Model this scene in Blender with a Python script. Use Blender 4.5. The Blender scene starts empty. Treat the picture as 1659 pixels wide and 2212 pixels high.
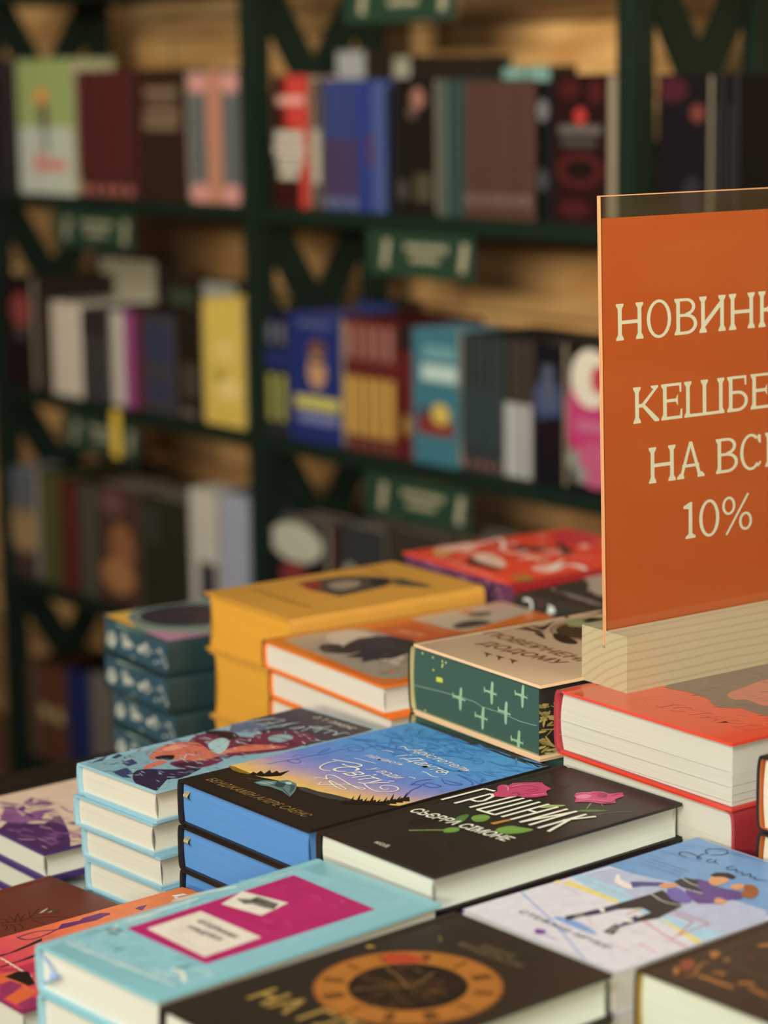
import bpy, bmesh, math, random, json
from mathutils import Vector, Matrix
random.seed(7)
CAMZ = 1.40
TABLE = 0.78
col = bpy.context.scene.collection
# ------------------------------------------------------------------ camera
PITCH, ROLL = math.radians(10.604), math.radians(-0.773)
cam_d = bpy.data.cameras.new('camera'); cam = bpy.data.objects.new('camera', cam_d); col.objects.link(cam)
bpy.context.scene.camera = cam
cam_d.sensor_fit = 'HORIZONTAL'; cam_d.sensor_width = 36.0; cam_d.lens = 4920 / 1659 * 36.0
fw = Vector((0, math.cos(PITCH), -math.sin(PITCH))); up = Vector((0, math.sin(PITCH), math.cos(PITCH))); rt = Vector((1, 0, 0))
xr = math.cos(ROLL) * rt + math.sin(ROLL) * up; ur = -math.sin(ROLL) * rt + math.cos(ROLL) * up
cam.matrix_world = Matrix((( xr.x, ur.x, -fw.x, 0), (xr.y, ur.y, -fw.y, 0), (xr.z, ur.z, -fw.z, CAMZ), (0, 0, 0, 1)))
cam_d.clip_start = .05; cam_d.clip_end = 60
cam_d.dof.use_dof = True; cam_d.dof.focus_distance = 1.55; cam_d.dof.aperture_fstop = 5.4
# ------------------------------------------------------------------ world, view
sc = bpy.context.scene
w = bpy.data.worlds.new('world'); sc.world = w; w.use_nodes = True
w.node_tree.nodes['Background'].inputs[0].default_value = (1, .9, .78, 1)
w.node_tree.nodes['Background'].inputs[1].default_value = .05
sc.view_settings.view_transform = 'Standard'; sc.view_settings.look = 'None'
sc.view_settings.exposure = 0.32; sc.view_settings.gamma = 1.0; sc.view_settings.use_curve_mapping = False

DATA=json.loads(r"""{"BK":{"grish":[-0.468,0.02703,1.30613,0.6807,0.11706,0.21517],"blue":[-0.468,-0.05104,1.39544,0.68085,0.15016,0.21216],"world":[-0.478,-0.16047,1.5141,0.72687,0.09741,0.21329],"yellow":[-0.44,-0.07857,1.8625,0.62518,0.14019,0.20746],"orange":[-0.452,-0.00193,1.68913,0.57298,0.18755,0.24482],"green":[-0.414,0.10767,1.54279,0.59724,0.16199,0.22],"red":[-0.416,0.22067,1.40189,0.62901,0.17596,0.24],"teal":[-0.48,-0.12481,1.15063,0.73504,0.1175,0.21056],"za":[-0.485,0.12456,1.1933,0.67316,0.13072,0.20234],"clock":[-0.481,-0.03889,1.04631,0.69875,0.13286,0.21057],"gold":[-0.478,0.22305,1.07675,0.68863,0.14,0.19],"brown":[-0.57,-0.33266,1.36234,0.7463,0.125,0.225],"opink":[-0.54,-0.21991,1.28136,0.69044,0.11406,0.19712],"purple":[-0.555,-0.25499,1.61042,0.67666,0.1447,0.22],"redpink":[-0.445,0.11729,2.01224,0.57685,0.18214,0.20136],"skull":[-0.445,0.2004,1.87555,0.69687,0.135,0.21],"tarot":[-0.485,-0.19436,1.97674,0.58402,0.13053,0.2],"borange":[-0.42,0.31297,1.28827,0.64791,0.13,0.21]},"SIGN":{"N":[0.16644,1.52683,-0.416],"yaw":34.8,"W":0.04838,"hb":0.04004,"slot":0.0247,"tilt":0.0275,"hs":0.3115,"otop":0.29647,"ctr":0.10783,"gl":[["Н",0.01399,0.03871,0.21228,0.23757],["О",0.04191,0.06446,0.21225,0.23763],["В",0.06763,0.08888,0.21221,0.23769],["И",0.0911,0.11629,0.21218,0.23774],["Н",0.11957,0.14474,0.21214,0.23781],["К",0.1484,0.17429,0.21211,0.23787],["И",0.17643,0.20228,0.21207,0.23794],["К",0.02874,0.0524,0.15338,0.17872],["Е",0.05457,0.07426,0.15335,0.17873],["Ш",0.07626,0.11467,0.15331,0.17873],["Б",0.11745,0.13771,0.15326,0.17875],["Е",0.14054,0.16091,0.15323,0.17876],["К",0.16325,0.18825,0.1532,0.17876],["Н",0.04248,0.06748,0.10976,0.13514],["А",0.06879,0.09508,0.10977,0.13507],["В",0.10614,0.12758,0.10979,0.13496],["С",0.12987,0.15039,0.10979,0.13489],["І",0.15315,0.16317,0.1098,0.13482],["1",0.07456,0.08674,0.06612,0.0916],["0",0.08959,0.10912,0.06588,0.09149],["%",0.11202,0.14135,0.06553,0.09132]]},"BG":[["f",1,0.0407,0.1315,0.1952,"3A0E0A","black and red paperback with bold white lettering",[["r",0.35,0.6,1,1,"B02416"],["r",0.75,0.0,1,0.65,"B02416"],["r",0.12,0.78,0.9,0.84,"C09088"],["r",0.05,0.5,0.85,0.58,"A8A49A"],["r",0.0,0.4,0.9,0.48,"A8A49A"],["r",0.1,0.31,0.85,0.38,"A8A49A"],["r",0.15,0.22,0.7,0.29,"A8A49A"]],1],["s",1,0.1336,0.1585,0.1878,"4A4440","slim grey spine with a pale block beside blue volumes",[["r",0.1,0.2,0.9,0.62,"9A968C"]],1,""],["s",1,0.1608,0.2447,0.1873,"2E3E74","dusty blue spine with maroon panel",[["r",0.1,0.1,0.9,0.55,"4A3454"],["r",0.15,0.02,0.85,0.1,"5A6280"]],3,"blue volumes on the upper shelf"],["s",1,0.2468,0.2651,0.1848,"14307A","deep blue spine among the blue volumes",[],1,""],["s",1,0.2672,0.3034,0.1845,"3A4E80","pale blue spine at the end of the blue volumes",[["r",0.0,0.35,0.4,0.6,"5A3454"]],1,""],["s",1,0.3064,0.3294,0.1778,"101A2E","navy spine beside black book",[],1,""],["f",1,0.3317,0.4191,0.188,"1E1814","dark paperback with a pinkish figure and tan marks",[["e",0.6,0.85,0.18,0.08,"8A6058"],["e",0.45,0.75,0.12,0.05,"5A4A48"],["r",0.5,0.1,0.95,0.3,"4A4434"],["e",0.2,0.18,0.14,0.08,"44423E"]],1],["s",1,0.421,0.4428,0.1849,"44504A","grey green spine on the upper shelf",[],1,""],["s",1,0.4448,0.4779,0.1846,"24403E","spine of a dark teal volume",[],2,"dark teal spines on the upper shelf"],["s",1,0.4798,0.6196,0.1813,"4E342C","dull brown spine in the brown row",[["r",0.2,0.1,0.8,0.18,"6A5A58"]],6,"brown spines on the upper shelf"],["s",1,0.6214,0.657,0.1793,"0E0E12","black spine with grey marks",[["e",0.5,0.8,0.3,0.08,"6A6A70"],["e",0.5,0.3,0.3,0.08,"44444A"]],1,""],["f",1,0.6605,0.7599,0.189,"2A0C0C","black paperback with dark red ornament and grey title",[["e",0.5,0.72,0.12,0.06,"A01C1C"],["r",0.1,0.6,0.9,0.66,"5E5A58"],["r",0.15,0.52,0.8,0.57,"4A4644"],["r",0.3,0.42,0.7,0.47,"5E5A58"],["e",0.5,0.36,0.45,0.12,"4E1412"],["e",0.5,0.36,0.3,0.07,"220A0A"],["e",0.3,0.9,0.2,0.06,"4A1212"],["e",0.8,0.88,0.15,0.08,"4A1212"],["e",0.4,0.1,0.3,0.06,"4A1010"]],2],["f",1,0.8479,0.9333,0.1869,"18141A","black paperback behind the bracing with a crimson mark",[["e",0.3,0.9,0.3,0.08,"4A1428"],["e",0.8,0.75,0.15,0.06,"6A342E"],["e",0.7,0.2,0.2,0.15,"2E2A34"]],1],["s",1,0.9363,0.9782,0.1861,"121014","near black spine behind the bracing",[["r",0.4,0.2,0.6,0.8,"34343A"]],2,"black spines behind the bracing"],["s",1,-0.8239,-0.7339,0.2326,"342C30","murky plum spine at far left",[],2,"plum spines at far left"],["f",1,-0.7273,-0.5383,0.2301,"8A9A5C","pale green and white paperback with orange figure and red script",[["r",0,0,1,0.5,"A8B0A8"],["e",0.45,0.72,0.12,0.07,"C88A30"],["e",0.48,0.58,0.07,0.12,"5A3040"],["e",0.5,0.42,0.04,0.14,"5A5A58"],["r",0.3,0.15,0.4,0.32,"C0706A"],["r",0.4,0.18,0.85,0.26,"C0746C"]],2],["s",1,-0.5306,-0.3496,0.2088,"46201C","dark red spine with pink dot",[["e",0.5,0.06,0.35,0.045,"9A5A54"],["r",0,0.15,0.5,1,"5E1E1E"]],5,"dark red spines on the upper shelf"],["f",1,-0.3298,-0.1942,0.2094,"362414","brown paperback with a pale block of title text",[["r",0.1,0.8,0.85,0.86,"7A6654"],["r",0.15,0.72,0.8,0.78,"6A5848"],["r",0.1,0.62,0.88,0.69,"7A6654"],["r",0.08,0.54,0.85,0.6,"7A6654"]],2],["f",1,-0.1864,-0.0475,0.206,"5A6064","grey paperback with peach column and pink flowers",[["r",0.36,0,0.66,1,"A8745A"],["e",0.18,0.9,0.2,0.08,"B88280"],["e",0.85,0.9,0.2,0.08,"B88280"],["e",0.2,0.07,0.2,0.08,"B88280"],["e",0.85,0.07,0.2,0.08,"B88280"]],1],["s",2,-0.0136,0.0633,0.1893,"141A34","navy spine with pale top and yellow lettering",[["r",0.2,0.12,0.8,0.5,"8A8A34"],["r",0.2,0.75,0.8,0.92,"5A6070"],["r",0.1,0,0.9,0.1,"2E3034"],["r",0,0.55,1,0.7,"22306A"]],2,"navy and yellow spines on the middle shelf"],["f",2,0.068,0.1981,0.1933,"1E2E6E","royal blue paperback with a bust and yellow lettering",[["e",0.55,0.72,0.16,0.09,"6A4634"],["e",0.55,0.56,0.17,0.14,"A8805C"],["r",0.45,0.62,0.68,0.66,"2A2A34"],["r",0.12,0.26,0.98,0.36,"A8A440"],["r",0.18,0.15,0.95,0.23,"6A72A0"],["r",0.2,0.9,0.85,0.95,"4A5480"]],2],["s",2,0.2013,0.326,0.1955,"5A1A14","dark red spine with broad yellow lower panel",[["r",0.12,0.12,0.92,0.56,"A8861C"],["r",0.2,0.7,0.8,0.95,"8A6058"],["r",0.3,0.02,0.7,0.09,"6A4A40"]],5,"red and yellow spines on the middle shelf"],["s",2,0.3301,0.3627,0.1947,"5A1216","crimson spine with a yellow spot",[["e",0.6,0.25,0.35,0.08,"8A6A1C"],["r",0,0.8,1,1,"2A1A1C"]],1,""],["f",2,0.3657,0.4663,0.192,"2C6A7C","teal paperback with white title box and red tractor",[["r",0.2,0.62,0.98,0.74,"9AB0B0"],["r",0.25,0.78,0.95,0.88,"5A8A94"],["r",0.1,0.22,0.9,0.34,"7A2420"],["r",0.1,0.34,0.55,0.42,"4A4450"],["e",0.62,0.38,0.2,0.08,"B09A24"]],2],["s",2,0.4692,0.5564,0.1909,"2A3436","slate spine with a pinkish dot at its foot",[["e",0.5,0.06,0.3,0.03,"7A4A48"],["r",0.1,0.2,0.5,0.6,"24424A"]],5,"slate spines on the middle shelf"],["s",2,0.5602,0.6171,0.1905,"3A302C","spine that is brown above and pale grey below",[["r",0.05,0.02,0.95,0.55,"94989A"]],3,"two tone spines on the middle shelf"],["f",2,0.6208,0.6786,0.1909,"14131C","black paperback with a slate blue disc",[["e",0.5,0.6,0.5,0.16,"3E4A70"],["r",0.3,0.55,0.7,0.85,"4A5468"],["e",0.6,0.35,0.4,0.15,"1E0C14"]],1],["f",2,0.6857,0.7775,0.1938,"16100F","black paperback with white bird shape on magenta",[["e",0.5,0.5,0.5,0.42,"A81A6A"],["e",0.5,0.78,0.42,0.2,"B8B4A8"],["e",0.7,0.78,0.2,0.1,"A81A4A"],["r",0.2,0.42,0.9,0.5,"A85A80"],["e",0.6,0.2,0.4,0.16,"A84A74"],["e",0.15,0.22,0.14,0.07,"7A7E78"],["e",0.3,0.12,0.14,0.06,"7A7E78"]],2],["f",2,-0.8047,-0.7072,0.2001,"241416","black paperback with a pinkish red figure",[["e",0.6,0.7,0.35,0.16,"8A3A3C"],["e",0.6,0.5,0.25,0.06,"4A4446"]],1],["s",2,-0.7041,-0.6486,0.2029,"2E221C","umber spine at the left of the middle shelf",[],2,"umber spines on the middle shelf"],["s",2,-0.6473,-0.5506,0.1638,"B8B0A4","white spine with faint lines",[["r",0,0,0.15,1,"8A5A50"]],4,"white spines on the middle shelf"],["s",2,-0.5483,-0.4537,0.1591,"3E3A3C","grey spine beside white spines",[["r",0.2,0.7,0.8,1,"2A1214"]],3,"grey spines on the middle shelf"],["s",2,-0.4509,-0.4123,0.1606,"A8A29C","chalk spine leaning against magenta book",[],1,""],["s",2,-0.4094,-0.3802,0.1631,"8A4480","magenta purple spine on the middle shelf",[],1,""],["s",2,-0.3774,-0.3542,0.1635,"5E1626","wine red spine on the middle shelf",[],1,""],["s",2,-0.3517,-0.2504,0.1634,"3E3C44","smoky spine with navy patches",[["r",0.1,0.5,0.6,0.9,"1E3460"],["r",0.1,0.1,0.5,0.35,"1E3060"]],4,"smoky navy spines on the middle shelf"],["f",2,-0.2444,-0.1688,0.1788,"2A1E14","dark umber paperback with pale small print",[["r",0.2,0.2,0.9,0.5,"4A3E34"],["e",0.3,0.06,0.15,0.04,"6A5E58"],["e",0.6,0.05,0.15,0.04,"6A5E58"]],1],["f",2,-0.1628,-0.0516,0.1986,"B8A018","bright yellow paperback at the end of middle shelf",[["e",0.6,0.3,0.3,0.1,"C8B060"],["e",0.55,0.6,0.3,0.1,"C4AA50"],["e",0.4,0.4,0.15,0.06,"A08A1A"]],2],["f",3,-0.8826,-0.7227,0.2004,"5A626A","picture book with grey sky and sandy hill",[["r",0,0,1,0.25,"4A3A34"],["e",0.5,0.45,0.6,0.22,"9A7E50"],["e",0.45,0.65,0.2,0.12,"6A5E54"]],2],["s",3,-0.7167,-0.6469,0.2066,"4E5028","olive spine on the lower shelf",[],1,""],["s",3,-0.6433,-0.5819,0.1985,"5A241A","russet spine on the lower shelf",[],1,""],["s",3,-0.5774,-0.5175,0.2026,"4A4C3E","sage spine on the lower shelf",[],1,""],["f",3,-0.5131,-0.3754,0.2118,"4A3428","brown picture paperback with orange glow",[["e",0.6,0.5,0.3,0.2,"8A5A34"],["e",0.5,0.25,0.4,0.15,"9A6A34"],["e",0.4,0.85,0.3,0.1,"6A4A44"]],2],["f",3,-0.3708,-0.2226,0.2112,"2E2E1E","dark olive paperback on the lower shelf",[["r",0.1,0.6,0.4,0.9,"3A3A34"]],2],["f",3,-0.2165,-0.138,0.2383,"A8A49E","white paperback with a dark square, beside the post",[["r",0.3,0.1,0.95,0.5,"3A3C48"]],1],["s",3,-0.1356,-0.0675,0.2421,"8A90A0","bluish grey spine beside the post",[],2,"bluish spines on the lower shelf"],["f",3,0.0144,0.1534,0.2233,"1E1C22","comic with white wing shape and red below",[["e",0.45,0.85,0.5,0.14,"A0A296"],["e",0.4,0.6,0.25,0.12,"7A2A2C"]],2],["s",3,0.1555,0.188,0.227,"3A1A18","black spine with a red spot",[["e",0.5,0.5,0.4,0.1,"A03024"]],1,""],["f",3,0.1915,0.2948,0.2373,"34363A","grey cover with a pale spot and red patch",[["e",0.2,0.65,0.16,0.1,"9A988E"],["e",0.6,0.5,0.2,0.1,"8A2A20"]],2],["f",3,0.2991,0.4325,0.2481,"3A342E","dim brown album on the lower right shelf",[],2],["f",3,0.4365,0.5711,0.255,"463A30","taupe album on the lower right shelf",[],2],["s",4,-0.7881,-0.7463,0.1796,"5A4634","tan spine low down beside the post",[],1,""],["s",4,-0.7436,-0.6485,0.1846,"5E3A20","ginger brown spine with a cream dot",[["e",0.5,0.5,0.35,0.08,"A89468"]],2,"ginger spines at the bottom"],["s",4,-0.6425,-0.5672,0.1935,"1E2C60","cobalt spine at the bottom",[],1,""],["s",4,-0.5614,-0.4883,0.2006,"6A645E","ash grey spine at the bottom",[],2,"ash grey spines at the bottom"],["s",4,-0.4826,-0.3967,0.209,"2E1E18","dark brown spine at the bottom",[],2,"dark brown spines at the bottom"]],"B2":[[2,-0.6948,-0.5098,0.2328,4,"9A9684","cream spine in the taller row behind",0.15,"cream spines in the rear row"],[2,-0.9449,-0.8553,0.1878,1,"8A8E88","pale grey book in the rear row",0.16,""],[2,-0.385,-0.2755,0.2052,1,"8A8E84","pale grey book behind the yellow paperback",0.16,""],[2,-0.4882,-0.4011,0.189,1,"3E4A30","moss green book in the rear row",0.16,""],[1,-0.0262,0.0814,0.2325,1,"8A8E92","silver grey book rising behind blue volumes",0.16,""],[1,0.1466,0.1883,0.2216,1,"8E8E84","stone book rising behind the dark paperback",0.16,""],[1,0.1927,0.358,0.2183,3,"2E241E","brownish black book rising in the rear row",0.16,"dark books in the rear row"],[1,0.3929,0.4944,0.2026,2,"6A9490","turquoise grey book rising behind brown spines",0.16,"turquoise books in the rear row"],[2,0.0464,0.1505,0.2001,1,"24386E","blue book rising behind the red and yellow spines",0.16,""],[2,-0.1642,-0.1104,0.1848,1,"7A7430","mustard book rising behind the navy spines",0.16,""],[3,-0.4561,-0.3544,0.1887,1,"3A4648","slate blue book in the lower rear row",0.16,""],[3,-0.7177,-0.6056,0.2085,1,"4A4E50","pewter book in the lower rear row",0.16,""]],"LAB":[[-0.568,-0.338,-0.25,1],[0.31,0.519,-0.25,1],[-0.563,-0.345,-0.601,2],[0.296,0.508,-0.604,2],[0.265,0.482,0.105,0]],"P0":[-0.1935,3.4939],"DS":[0.62074,-0.78402],"DN":[0.78402,0.62074]}""")
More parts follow.
